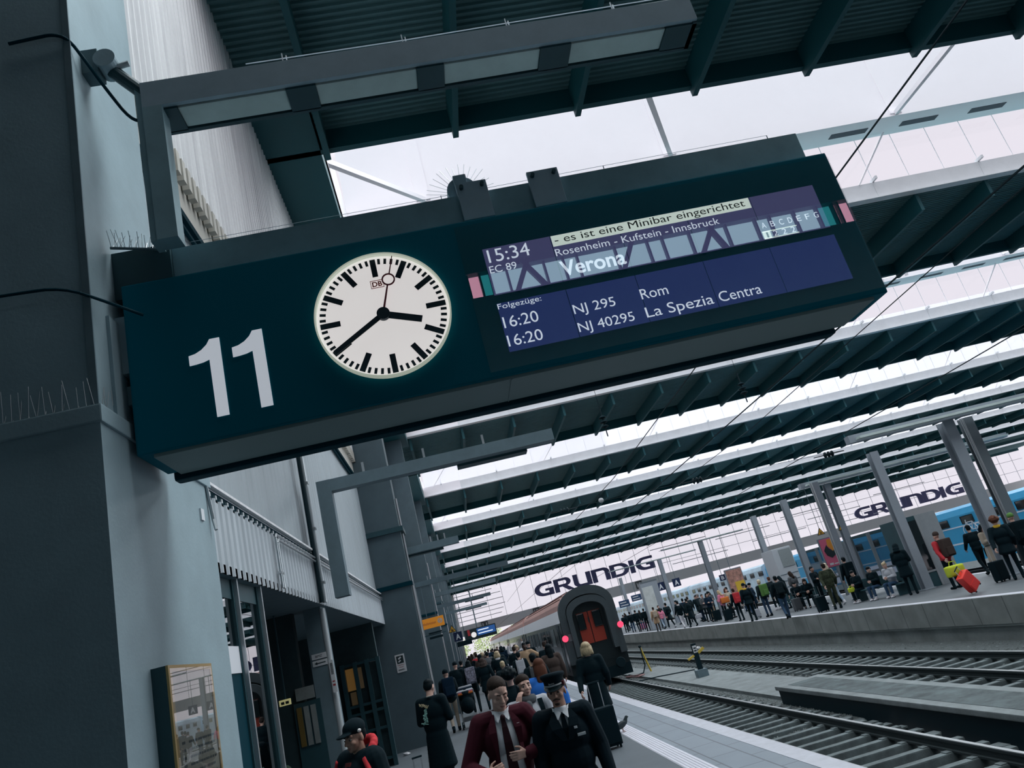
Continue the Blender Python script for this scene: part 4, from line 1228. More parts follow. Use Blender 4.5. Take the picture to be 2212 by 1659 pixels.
t = thing('lamp_gantry', 'far lamp beam over the column row at the right edge', 'lamp gantry', (21, 36, 5.38))
MB().box(-3.5, 8, -0.15, 0.15, 0.05, 0.3).build('beam', M_col, t)
MB().box(-3.3, 7.8, -0.5, -0.2, 0.1, 0.18).build('lamp_panel', M_diff, t)
t = thing('lift_shaft', 'dark glass and concrete lift housing on the right platform', 'lift', (18.17, 28.8, 0))
MB().box(-0.05, 0.75, 0.0, 1.6, 0.0, 2.72).build('concrete_side', mat('lift_concrete', (0.25, 0.28, 0.30), 0.7, var=0.1), t)
MB().box(-0.72, -0.05, 0.02, 1.6, 0, 2.72).build('frame', M_steel_d, t)
MB().quad((-0.66, 0.01, 0.6), (-0.12, 0.01, 0.6), (-0.12, 0.01, 2.55), (-0.66, 0.01, 2.55)).build('glass', M_cglass, t)
MB().box(-0.66, -0.12, 0.0, 0.02, 0.55, 0.62).box(-0.14, -0.05, -0.01, 0.02, 0, 2.72).build('glazing_bar', M_alu, t)
t = thing('poster_stand', 'pink and orange advertising poster on a stand between columns', 'poster', (18.4, 37.2, 0))
MB().box(-0.42, 0.42, 0, 0.12, 1.5, 2.95).build('case', M_steel, t)
MB().box(-0.38, -0.30, 0.02, 0.1, 0, 1.5).box(0.3, 0.38, 0.02, 0.1, 0, 1.5).build('leg', M_steel, t)
MB().box(-0.39, 0.39, -0.012, 0.0, 1.54, 2.91).build('pink_sheet', mat('poster_pink', (0.62, 0.13, 0.22), 0.5), t)
MB().prism([(-0.05, 2.55), (0.0, 2.85), (0.3, 2.85), (0.36, 2.45), (0.15, 2.25)], lambda u, v: (u, -0.02, v), lambda u, v: (u, -0.013, v)).build('orange_shape', mat('poster_orange', (0.70, 0.28, 0.04), 0.5), t)
MB().prism([(-0.3, 2.35), (-0.1, 2.6), (-0.02, 2.42), (0.15, 2.25), (0.33, 2.42), (0.2, 2.05), (0.0, 1.95), (-0.22, 2.1)], lambda u, v: (u, -0.026, v), lambda u, v: (u, -0.021, v)).build('dark_shape', M_ink, t)
MB().box(-0.25, -0.05, -0.016, -0.012, 1.62, 1.72).box(0.0, 0.2, -0.016, -0.012, 1.62, 1.68).build('caption_mark', M_white, t)
tri('warning_sign', 'left yellow warning triangle over the right platform', 17.70, 36.0, 3.10, 0.40, 5.5)
tri('warning_sign', 'right yellow warning triangle over the right platform', 18.80, 36.0, 3.07, 0.40, 5.5)
for x, y, lab, c, s in ((17.07, 66, 'left letter A sign on the right platform', 'A', 0.68), (18.5, 66, 'right letter A sign on the right platform', 'A', 0.68), (18.78, 55, 'left letter B sign behind the right crowd', 'B', 0.42), (19.54, 55, 'right letter B sign behind the right crowd', 'B', 0.42)):
    letter_sign(c, lab, x, y, 2.83 if c == 'A' else 2.29, s, 5.4)
for x, y, w, lab in ((17.0, 66, 4.0, 'lamp beam carrying the letter A signs far down the right platform'), (18.2, 55, 3.2, 'lamp beam carrying the letter B signs on the right platform')):
    t = thing('lamp_gantry', lab, 'lamp gantry', (x, y, 5.35))
    MB().box(-w, w, -0.06, 0.1, 0.0, 0.1).build('beam', M_col, t)
    MB().box(-w + 0.2, w - 0.2, -0.2, -0.06, 0.03, 0.08).build('lamp_panel', M_diff, t)
t = thing('map_pillar', 'tall grey map pillar on the right platform', 'map pillar', (15.6, 64, 0))
MB().bbox(-0.75, 0.75, 0, 0.6, 0, 3.75, 0.03).build('body', M_col, t)
MB().box(-0.66, 0.25, -0.012, 0, 0.9, 3.4).build('map_sheet', mat('pale_map', (0.52, 0.56, 0.55), 0.5, var=0.15, scale=3), t)
MB().box(-0.7, 0.75, -0.02, 0.6, 3.75, 3.85).build('cap', M_col_d, t)
t = thing('service_cabin', 'grey ribbed service cabin behind the crowd on the right platform', 'cabin', (17.9, 41.6, 0))
MB().bbox(-0.55, 0.55, 0, 1.6, 0, 3.15, 0.03).build('body', mat('cabin_pale_grey', (0.46, 0.50, 0.54), 0.5), t)
MB().box(-0.2, 0.5, -0.02, 0, 2.1, 3.05).build('vent_grille', mat('vent_grey', (0.25, 0.29, 0.30), 0.6, var=0.3, scale=40), t)
mb = MB()
for i in range(5): mb.box(-0.53, 0.53, -0.015, 0, 0.4 + i * 0.33, 0.42 + i * 0.33)
mb.build('panel_joint', M_steel, t)
def info(label, x, y, z, w, h):
    t = thing('train_display', label, 'display', (x, y, z))
    MB().bbox(-w / 2, w / 2, 0, 0.2, 0, h, 0.02).build('case', mat('display_blue', (0.02, 0.06, 0.14), 0.5), t)
    MB().box(-w * 0.4, w * 0.2, -0.01, 0, h * 0.6, h * 0.75).box(-w * 0.4, w * 0.35, -0.01, 0, h * 0.2, h * 0.35).build('text_line', M_white, t)
    MB().bar((0, 0.05, h), (0, 0.05, 5.4 - z), 0.04).build('hanger', M_steel, t)
info('left blue train display beside the parked train', 13.6, 66, 2.3, 0.9, 0.55)
info('right blue train display beside the parked train', 14.75, 66, 2.55, 0.85, 0.5)
t = thing('lightbox', 'red and cream advertising panel among the crowd', 'poster', (18.6, 52, 0))
MB().box(-0.6, 0.6, 0, 0.15, 0.7, 2.9).build('case', M_col, t)
MB().box(-0.54, 0.54, -0.012, 0, 0.78, 2.82).build('sheet', mat('mottled_poster', (0.55, 0.30, 0.24), 0.5, var=0.6, scale=4), t)
MB().box(-0.5, -0.42, 0.03, 0.12, 0, 0.7).box(0.42, 0.5, 0.03, 0.12, 0, 0.7).build('leg', M_col, t)
t = thing('lightbox', 'yellow advertising panel behind the backpackers', 'poster', (17.75, 49, 0))
MB().box(-0.3, 0.3, 0, 0.12, 1.35, 2.0).build('sheet', mat('poster_yellow', (0.72, 0.48, 0.05), 0.5), t)
MB().box(-0.3, -0.25, 0.02, 0.1, 0, 1.35).box(0.25, 0.3, 0.02, 0.1, 0, 1.35).build('leg', M_col, t)
def bench(label, x, y, rz, L=2.2):
    t = thing('bench', label, 'bench', (x, y, 0), rz)
    MB().bbox(-L / 2, L / 2, -0.22, 0.22, 0.40, 0.45, 0.015).build('seat', M_steel_d, t)
    MB().bbox(-L / 2, L / 2, 0.2, 0.25, 0.5, 0.85, 0.015).build('backrest', M_steel_d, t)
    for x_ in (-L / 2 + 0.2, L / 2 - 0.2): MB().box(x_ - 0.03, x_ + 0.03, -0.2, 0.24, 0, 0.42).build('leg', M_steel_d, t)
bench('dark bench under the seated travellers by the lift', 16.5, 30.5, R(-81), 2.9)
bench('dark bench under the seated woman with glasses', 16.3, 37.5, R(-50), 2.4)

def shelter(label, x, y, w, dpt):
    t = thing('waiting_shelter', label, 'shelter', (x, y, 0))
    for x_ in (-w, 0, w): MB().box(x_ - 0.06, x_ + 0.06, -0.06, 0.06, 0, 2.6).build('post', M_col_d, t)
    MB().box(-w, w, 0.0, dpt, 2.5, 2.62).build('roof', M_steel_d, t)
    for x_ in (-w, w): MB().box(x_ - 0.05, x_ + 0.05, dpt - 0.1, dpt, 0, 2.5).build('post', M_col_d, t)
    MB().quad((-w, dpt - 0.05, 0.2), (w, dpt - 0.05, 0.2), (w, dpt - 0.05, 2.5), (-w, dpt - 0.05, 2.5)).build('glass', glass('dark_shelter_glass', (0.25, 0.30, 0.34), 0.12, 0.02), t)
    MB().box(-w, w, dpt - 0.07, dpt - 0.03, 0.9, 1.0).build('rail', M_col_d, t)
shelter('dark framed waiting shelter between the poster and the lift', 19.0, 32.6, 0.95, 1.6)
shelter('dark framed waiting shelter left of the pink and orange poster', 19.25, 38.8, 0.75, 1.4)

# sign letters on the far glass wall
M_let = mat('letter_slate_blue', (0.075, 0.075, 0.18), 0.6)
def loop(outer, inner=None):
    return (outer, inner)
def arcp(cx, cz, rx, rz, a0, a1, n=10):
    return [(cx + rx * math.cos(R(a0 + (a1 - a0) * i / n)), cz + rz * math.sin(R(a0 + (a1 - a0) * i / n))) for i in range(n + 1)]
def rect(x0, z0, x1, z1): return [(x0, z0), (x1, z0), (x1, z1), (x0, z1)]
def band(o, i): return [(o[k], o[k + 1], i[k + 1], i[k]) for k in range(len(o) - 1)]
def letters():
    """unit letters, height 1: list of quads/polygons each"""
    S = {}
    G = band([(1.12, 1.0), (0.72, 1.0)] + arcp(0.58, 0.5, 0.56, 0.5, 90, 270) + [(1.15, 0.0)], [(1.12, 0.80), (0.72, 0.80)] + arcp(0.60, 0.5, 0.28, 0.30, 90, 270) + [(1.15, 0.20)])
    G += [rect(0.87, 0.0, 1.15, 0.52), rect(0.66, 0.36, 1.0, 0.52)]
    S['G'] = (G, 1.22)
    S['R'] = ([rect(0, 0, 0.27, 1.0), rect(0.2, 0.82, 0.7, 1.0), rect(0.2, 0.36, 0.66, 0.54)] + band(arcp(0.68, 0.68, 0.34, 0.32, -90, 90), arcp(0.66, 0.68, 0.10, 0.14, -90, 90)) + [[(0.42, 0.42), (0.72, 0.42), (1.15, 0.0), (0.80, 0.0)]], 1.18)
    S['u'] = ([rect(0, 0.30, 0.28, 1.0)] + band(arcp(0.40, 0.32, 0.40, 0.32, 180, 270), arcp(0.42, 0.34, 0.14, 0.15, 180, 270)) + [rect(0.40, 0.0, 0.95, 0.19), rect(0.80, 0.0, 1.08, 1.0)], 1.14)
    S['n'] = ([rect(0, 0.0, 0.28, 1.0), rect(0.2, 0.80, 0.72, 1.0)] + band(arcp(0.70, 0.66, 0.38, 0.34, 90, 0), arcp(0.68, 0.66, 0.12, 0.15, 90, 0)) + [rect(0.80, 0.0, 1.08, 0.68)], 1.14)
    S['D'] = ([rect(0, 0, 0.27, 1.0), rect(0.2, 0.82, 0.62, 1.0), rect(0.2, 0.0, 0.62, 0.19)] + band(arcp(0.60, 0.5, 0.55, 0.5, 90, -90, 14), arcp(0.56, 0.5, 0.30, 0.31, 90, -90, 14)), 1.2)
    S['I'] = ([rect(0, 0, 0.29, 1.0)], 0.36)
    return S
LT = letters()
def wallsign(label, x0, x1, z0, h):
    t = thing('wall_lettering', label, 'sign', (x0, YF - 0.5, z0))
    total = sum(LT[c][1] for c in 'GRunDIG') - 0.07
    s = (x1 - x0) / total; x = 0
    for c in 'GRunDIG':
        polys, adv = LT[c]
        mb = MB()
        for q_, p in enumerate(polys): mb.prism(p, lambda u, v: (x + u * s, -0.012 * q_, v * h), lambda u, v: (x + u * s, 0.3, v * h))
        mb.build('letter', M_let, t)
        x += adv * s
wallsign('left dark lettering reading GRUNDIG on the far glass wall', 16.1, 43.2, 8.95, 2.75)
wallsign('right dark lettering reading GRUNDIG on the far glass wall', 91.0, 118.4, 7.8, 2.5)
def tracksign(n, x, label):
    t = thing('track_number', label, 'track number sign', (x, YF - 0.36, 5.5))
    MB().box(-0.7, 0.7, 0, 0.23, 0, 1.6).build('panel', mat('track_sign_dark', (0.05, 0.055, 0.06), 0.6), t)
    o = text('number', n, mat('track_number_grey', (0.4, 0.42, 0.43), 0.6), (-0.5, -0.01, 0.35), (1, 0, 0), (0, 0, 1), 1.0, 0.95, bold=0.03); o.parent = t
for n, p, lab in (('11', 4.3, 'dark track number 11 board on the far beam'), ('12', 15.6, 'dark track number board beside the train roof'), ('13', 38.6, 'dark track number board right of the train')): tracksign(n, p, lab)
# trees outside
M_leaf = mat('spring_leaves', (0.42, 0.50, 0.20), 0.8, var=0.4, scale=0.7)
for i, (x, y, s) in enumerate(((6, 215, 5.0), (17, 225, 5.5), (-4, 222, 4.5))):
    t = thing('tree', ['pale green tree outside beyond the hall end', 'right pale tree outside beyond the hall end', 'left pale tree outside beyond the hall end'][i], 'tree', (x, y, -1.62))
    MB().cyl((0, 0, 0), (0, 0, 4), 0.3, 0.2).build('trunk', M_steel_d, t)
    mb = MB(); random.seed(i)
    for j in range(1500):
        a = random.random() * 2 * PI; b = math.asin(random.uniform(-0.6, 1)); r = s * random.uniform(0.6, 1.0)
        c = Vector((r * math.cos(a) * math.cos(b), r * math.sin(a) * math.cos(b), 4.5 + r * 0.8 * math.sin(b)))
        d1 = Vector((random.uniform(-1, 1), random.uniform(-1, 1), random.uniform(-1, 1))).normalized() * 0.26; d2 = Vector((random.uniform(-1, 1), random.uniform(-1, 1), random.uniform(-1, 1))).normalized() * 0.26
        mb.add([c, c + d1, c + d1 + d2, c + d2], [(0, 1, 2, 3)])
    o = mb.build('foliage', M_leaf, t, fix=False)
# ================================================================ people
def remesh(mb, voxel, smooth=3, name='body'):
    me = mb.mesh(name, [], fix=True)
    o = bpy.data.objects.new('remesh_source', me); COL.objects.link(o)
    m = o.modifiers.new('r', 'REMESH'); m.mode = 'VOXEL'; m.voxel_size = voxel; m.use_smooth_shade = True
    if smooth:
        s = o.modifiers.new('s', 'SMOOTH'); s.iterations = smooth; s.factor = 0.5
    dg = bpy.context.evaluated_depsgraph_get()
    r = bpy.data.meshes.new_from_object(o.evaluated_get(dg))
    bpy.data.objects.remove(o); bpy.data.meshes.remove(me)
    r.name = name
    for p in r.polygons: p.use_smooth = True
    return r

def mirror(p): return (-p[0], p[1], p[2])
# a figure 1.75 m tall facing -y; joints given per pose: e elbow, w wrist, k knee, a ankle, for the figure's right (x<0) and left side
STAND = dict(e=((-0.26, 0.03, 1.13), (0.26, 0.03, 1.13)), w=((-0.28, -0.05, 0.88), (0.28, -0.05, 0.88)),
             k=((-0.10, -0.02, 0.50), (0.10, -0.02, 0.50)), a=((-0.11, 0.02, 0.09), (0.11, 0.02, 0.09)), lean=0.0, head=(0, 0), hip=0.92)
def pose(**k):
    d = dict(STAND); d.update(k); return d
POSES = {
    'stand': pose(),
    'walk': pose(k=((-0.10, -0.16, 0.53), (0.10, 0.06, 0.49)), a=((-0.10, -0.24, 0.10), (0.10, 0.36, 0.16)), e=((-0.27, 0.10, 1.15), (0.27, -0.04, 1.15)), w=((-0.28, 0.14, 0.90), (0.27, -0.24, 0.98)), lean=0.05),
    'walk_b': pose(k=((-0.10, 0.08, 0.49), (0.10, -0.15, 0.53)), a=((-0.10, 0.30, 0.14), (0.10, -0.20, 0.10)), e=((-0.27, -0.02, 1.15), (0.27, 0.10, 1.15)), w=((-0.26, -0.22, 0.98), (0.28, 0.12, 0.90)), lean=0.05),
    'phone': pose(e=((-0.25, -0.02, 1.14), (0.24, 0.0, 1.14)), w=((-0.08, -0.24, 1.20), (0.06, -0.22, 1.16)), head=(0.35, 0)),
    'call': pose(e=((-0.30, -0.10, 1.20), (0.25, 0.0, 1.14)), w=((-0.14, -0.14, 1.46), (0.2, -0.2, 1.05)), head=(0.05, 0)),
    'crossed': pose(e=((-0.25, -0.06, 1.15), (0.25, -0.06, 1.15)), w=((0.03, -0.20, 1.14), (-0.03, -0.17, 1.18))),
    'trolley': pose(e=((-0.26, 0.06, 1.14), (0.27, 0.10, 1.15)), w=((-0.27, -0.10, 0.92), (0.30, 0.28, 0.93))),
    'push': pose(e=((-0.24, -0.06, 1.16), (0.24, -0.06, 1.16)), w=((-0.20, -0.32, 1.05), (0.20, -0.32, 1.05)), lean=0.08, k=((-0.10, -0.12, 0.52), (0.10, 0.04, 0.49)), a=((-0.10, -0.14, 0.09), (0.10, 0.22, 0.12))),
    'sit': pose(hip=0.50, k=((-0.11, -0.42, 0.50), (0.11, -0.42, 0.50)), a=((-0.12, -0.40, 0.09), (0.13, -0.46, 0.09)), e=((-0.24, -0.10, 0.74), (0.24, -0.10, 0.74)), w=((-0.08, -0.32, 0.72), (0.08, -0.32, 0.74)), lean=0.18, head=(0.3, 0)),
    'armup': pose(e=((-0.32, -0.02, 1.48), (0.34, 0.0, 1.50)), w=((-0.30, -0.06, 1.74), (0.36, -0.03, 1.78))),
    'point': pose(e=((-0.26, 0.03, 1.13), (0.40, -0.10, 1.25)), w=((-0.27, -0.08, 0.90), (0.58, -0.22, 1.18))),
    'bend': pose(lean=0.75, head=(-0.1, 0), e=((-0.22, -0.34, 1.0), (0.22, -0.34, 1.0)), w=((-0.12, -0.55, 0.85), (0.12, -0.55, 0.85))),
}
class Fig:
    """joint positions of one pose with the upper body leaned forward"""
    def __init__(s, d):
        s.d = d; s.dz = d['hip'] - 0.92; s.lean = d['lean']
        hp = Vector((0, 0, 0.92))
        rm = Matrix.Rotation(s.lean, 3, 'X')
        s.up = lambda p: rm @ (Vector(p) - hp) + hp + Vector((0, 0, s.dz))
        hr = Matrix.Rotation(d['head'][0], 3, 'X') @ Matrix.Identity(3)
        hy = Matrix.Rotation(d['head'][1], 3, 'Z')
        nk = Vector((0, 0.01, 1.52))
        s.hd = lambda p: s.up(hy @ (hr @ (Vector(p) - nk)) + nk)
        s.sh = [s.up((-0.185, 0.01, 1.42)), s.up((0.185, 0.01, 1.42))]
        s.e = [Vector(p) for p in d['e']]; s.w = [Vector(p) for p in d['w']]
        s.hip = [Vector((-0.09, 0, 0.90 + s.dz)), Vector((0.09, 0, 0.90 + s.dz))]
        s.k = [Vector(p) for p in d['k']]; s.a = [Vector(p) for p in d['a']]
    def hrot(s):
        return (Matrix.Rotation(s.lean, 3, 'X') @ Matrix.Rotation(s.d['head'][1], 3, 'Z') @ Matrix.Rotation(s.d['head'][0], 3, 'X')).to_euler()

def head_prims(mb, f, fem=False):
    e = f.hrot(); E_ = lambda c, r: mb.ell(f.hd(c), r, e, 18, 12)
    E_((0, 0.012, 1.655), (0.076, 0.096, 0.098))
    E_((0, -0.022, 1.600), (0.063, 0.070, 0.085))
    E_((0, -0.045, 1.548), (0.042, 0.040, 0.032))
    E_((0, -0.068, 1.535), (0.020, 0.020, 0.016))
    mb.caps(f.hd((0, -0.088, 1.640)), f.hd((0, -0.108, 1.598)), 0.008, 0.013, 10)
    E_((-0.012, -0.098, 1.594), (0.010, 0.012, 0.008)); E_((0.012, -0.098, 1.594), (0.010, 0.012, 0.008))
    mb.caps(f.hd((-0.042, -0.070, 1.655)), f.hd((0.042, -0.070, 1.655)), 0.014, 0.014, 8)
    for sx_ in (-1, 1):
        E_((sx_ * 0.077, 0.015, 1.610), (0.010, 0.020, 0.032))
        E_((sx_ * 0.042, -0.058, 1.595), (0.022, 0.026, 0.022))
    E_((0, -0.084, 1.563), (0.022, 0.012, 0.008)); E_((0, -0.082, 1.553), (0.018, 0.012, 0.007))
    mb.caps(f.up((0, 0.025, 1.42)), f.hd((0, 0.012, 1.58)), 0.062, 0.054 if not fem else 0.048, 14)

def hand_prims(mb, w, d, n, curl=0.5, thumb=1, s=1.0, fr=0.0082):
    """palm and five fingers; d: hand direction, n: palm normal, thumb: side"""
    d = Vector(d).normalized(); n = Vector(n); n = (n - d * n.dot(d)).normalized(); t = d.cross(n).normalized() * thumb
    w = Vector(w)
    for k in (-0.026, -0.009, 0.009, 0.026):
        mb.caps(w + t * k * 0.6 * s, w + d * 0.085 * s + t * k * s, 0.014 * s, 0.012 * s, 8, 3)
    for k, L in ((-0.030, 0.060), (-0.010, 0.075), (0.010, 0.082), (0.030, 0.074)):
        p = w + d * 0.088 * s + t * k * s; a = 0.25 * curl; c = p
        for j, q in enumerate((0.45, 0.31, 0.24)):
            a += curl * (0.55 if j else 0.35)
            e = c + (d * math.cos(a) + n * math.sin(a)) * L * q * s
            mb.caps(c, e, (fr - 0.0007 * j) * s, (fr - 0.0007 * (j + 1)) * s, 8, 3); c = e
    p = w + d * 0.025 * s + t * 0.026 * s
    q = p + (d * 0.55 + t * 0.65 + n * 0.35).normalized() * 0.042 * s; r = q + (d * 0.9 + t * 0.25 + n * 0.35 * curl).normalized() * 0.034 * s
    mb.caps(p, q, 0.0125 * s, 0.0105 * s, 8, 3).caps(q, r, 0.0100 * s, 0.0078 * s, 8, 3)

def build_body(f, voxel, fine=False, fem=False, hands=None):
    """bare body under the clothes: head, neck, trunk, limbs, hands"""
    mb = MB(); head_prims(mb, f, fem)
    mb.ell(f.up((0, 0.01, 1.27)), (0.15, 0.09, 0.19), (f.lean, 0, 0)).ell(f.up((0, 0.01, 1.03)), (0.13, 0.08, 0.17), (f.lean, 0, 0))
    mb.ell((0, 0.01, 0.91 + f.dz), (0.13, 0.085, 0.11))
    for i in (0, 1):
        mb.caps(f.sh[i] * 0.55 + f.up((0, 0.01, 1.41)) * 0.45, f.sh[i], 0.045, 0.045)
        mb.caps(f.sh[i], f.e[i], 0.042, 0.035).caps(f.e[i], f.w[i], 0.034, 0.024)
        mb.caps(f.hip[i], f.k[i], 0.068, 0.046).caps(f.k[i], f.a[i], 0.045, 0.032)
        mb.caps(f.a[i], f.a[i] + Vector((0, -0.10, -0.045)), 0.030, 0.022)
    hm = mb if fine else MB()
    for i in (0, 1):
        d = (f.w[i] - f.e[i]).normalized()
        h = (hands or {}).get(i)
        if h: hand_prims(hm, h[0] if h[0] is not None else f.w[i], h[1], h[2], h[3], h[4])
        else: hand_prims(hm, f.w[i] - d * 0.005, d, Vector((1 if i == 0 else -1, -0.3, 0)), 0.55, 1 if i else -1, 1.0, 0.010)
    r = remesh(mb, voxel, 2, 'body')
    if not fine:
        bm = bmesh.new(); bm.from_mesh(r)
        t_ = hm.mesh('hands', []); bm.from_mesh(t_); bm.to_mesh(r); bm.free(); bpy.data.meshes.remove(t_)
        for p in r.polygons: p.use_smooth = True
    return r

def torso_prims(mb, f, g=0.0, arms=True, bulk=1.0, waist=0.0):
    L = (f.lean, 0, 0)
    mb.ell(f.up((0, 0.01, 1.27)), (0.178 * bulk + g, 0.118 * bulk + g, 0.20), L, 20, 12).ell(f.up((0, 0.01, 1.08)), (0.158 * bulk + g + waist, 0.112 * bulk + g, 0.21), L, 20, 12)
    mb.ell(f.up((0, 0.02, 1.40)), (0.15, 0.085 + g, 0.075), L)
    mb.ell((0, 0.012, 0.93 + f.dz), (0.172 + g, 0.122 + g, 0.13), None, 20, 12)
    for i in (0, 1):
        s = f.sh[i]
        mb.caps(f.up((0, 0.015, 1.43)), s, 0.062 + g * 0.5, 0.066 * bulk + g * 0.6, 12)
        if arms:
            mb.caps(s, f.e[i], 0.066 * bulk + g * 0.7, 0.052 * bulk + g * 0.6).caps(f.e[i], f.e[i].lerp(f.w[i], 0.97), 0.052 * bulk + g * 0.6, 0.040 * bulk + g * 0.5)

def build_top(f, voxel, g=0.012, bulk=1.0, skirt=None, collar=True):
    mb = MB(); torso_prims(mb, f, g, True, bulk)
    if collar: mb.lathe([(0.075, 0), (0.066, 0.045)], f.up((0, 0.02, 1.455)), 14)
    if skirt:
        z0 = 0.93 + f.dz
        n = max(3, int((z0 - skirt) / 0.025)); fx = (f.k[0].y + f.k[1].y) / 2
        for j in range(n + 1):
            q = j / n; z = z0 + (skirt + 0.06 - z0) * q
            w = max(abs(f.k[0].y - f.k[1].y), 0.0) * 0.45 * q
            mb.ell((0, 0.012 + fx * 0.4 * q, z), (0.178 + g + 0.045 * q, 0.125 + g + 0.05 * q + w, 0.075), None, 18, 8)
    return remesh(mb, voxel, 3, 'jacket')

def build_legs(f, voxel, g=0.0):
    mb = MB().ell((0, 0.012, 0.92 + f.dz), (0.162, 0.115, 0.12), None, 18, 10)
    for i in (0, 1):
        mb.caps(f.hip[i], f.k[i], 0.086 + g, 0.062 + g, 14).caps(f.k[i], f.a[i] + Vector((0, 0, -0.01)), 0.061 + g, 0.048 + g, 14)
    return remesh(mb, voxel, 2, 'trousers')

def build_shoe(f, i):
    a = f.a[i]; tip = 0.35 if a.z > 0.11 and a.y > 0.1 else 0.0
    mb = MB(); rm = Matrix.Rotation(tip, 3, 'X')
    P = lambda x, y, z: a + rm @ Vector((x, y, z))
    mb.caps(P(0, 0.03, -0.045), P(0, -0.14, -0.055), 0.044, 0.036, 12).caps(P(0, 0.01, -0.03), P(0, 0.0, 0.03), 0.046, 0.05, 12)
    for v in range(len(mb.v)):
        x, y, z = mb.v[v]
        if z < a.z - 0.088 and not tip: mb.v[v] = (x, y, a.z - 0.088)
    mb.smooth = True; mb.sm = [True] * len(mb.f)
    return mb.mesh('shoe', [])

HAIR = {}
def build_hair(f, kind, voxel):
    mb = MB(); e = f.hrot(); E_ = lambda c, r: mb.ell(f.hd(c), r, e, 18, 12)
    if kind == 'short':
        E_((0, 0.021, 1.692), (0.083, 0.099, 0.078)); E_((0, 0.055, 1.645), (0.081, 0.062, 0.085))
    elif kind == 'crop':
        E_((0, 0.026, 1.690), (0.080, 0.096, 0.072)); E_((0, 0.055, 1.645), (0.0795, 0.058, 0.080))
    elif kind == 'long':
        E_((0, 0.022, 1.688), (0.088, 0.102, 0.082)); E_((0, 0.070, 1.56), (0.098, 0.062, 0.15)); E_((0, 0.09, 1.45), (0.085, 0.045, 0.10))
        for s in (-1, 1): mb.caps(f.hd((s * 0.078, 0.0, 1.66)), f.hd((s * 0.088, 0.0, 1.50)), 0.025, 0.02)
    elif kind == 'bob':
        E_((0, 0.022, 1.688), (0.094, 0.104, 0.085)); E_((0, 0.055, 1.60), (0.106, 0.075, 0.10))
        for s in (-1, 1): mb.caps(f.hd((s * 0.088, 0.0, 1.66)), f.hd((s * 0.098, 0.02, 1.53)), 0.03, 0.028)
    elif kind == 'afro':
        random.seed(4); E_((0, 0.045, 1.685), (0.125, 0.125, 0.105))
        for i in range(40):
            a = random.random() * 2 * PI; b = random.uniform(-0.3, 1.5)
            E_((0.115 * math.cos(a) * math.cos(b), 0.05 + 0.115 * math.sin(a) * math.cos(b), 1.685 + 0.1 * math.sin(b)), (0.03, 0.03, 0.03))
    elif kind == 'bun':
        E_((0, 0.021, 1.690), (0.083, 0.100, 0.077)); E_((0, 0.055, 1.64), (0.08, 0.06, 0.08)); E_((0, 0.13, 1.70), (0.04, 0.04, 0.04))
    elif kind == 'hood':
        E_((0, 0.035, 1.66), (0.105, 0.105, 0.115)); E_((0, 0.07, 1.55), (0.11, 0.08, 0.1)); E_((0, 0.06, 1.47), (0.13, 0.09, 0.05))
    elif kind == 'beanie':
        E_((0, 0.022, 1.70), (0.090, 0.104, 0.085)); E_((0, 0.02, 1.665), (0.093, 0.106, 0.025))
    return remesh(mb, voxel, 2, 'hair')

def rucksack(f, m, big=False):
    s = 1.2 if big else 1.0
    mb = MB().bbox(-0.15 * s, 0.15 * s, 0.0, 0.17 * s, -0.24 * s, 0.22 * s, 0.05)
    mb.bbox(-0.11 * s, 0.11 * s, 0.16 * s, 0.21 * s, -0.20 * s, 0.0, 0.02)
    for sx_ in (-1, 1):
        mb.tube([(sx_ * 0.10, 0.03, 0.2), (sx_ * 0.12, -0.10, 0.25), (sx_ * 0.12, -0.27, 0.18), (sx_ * 0.13, -0.29, 0.0), (sx_ * 0.15, -0.10, -0.18), (sx_ * 0.13, 0.02, -0.2)], 0.018, 6)
    rm = Matrix.Rotation(f.lean, 3, 'X'); c = f.up((0, 0.135, 1.25))
    mb.v = [tuple(rm @ Vector(v) + c) for v in mb.v]
    return mb.mesh('backpack', [])

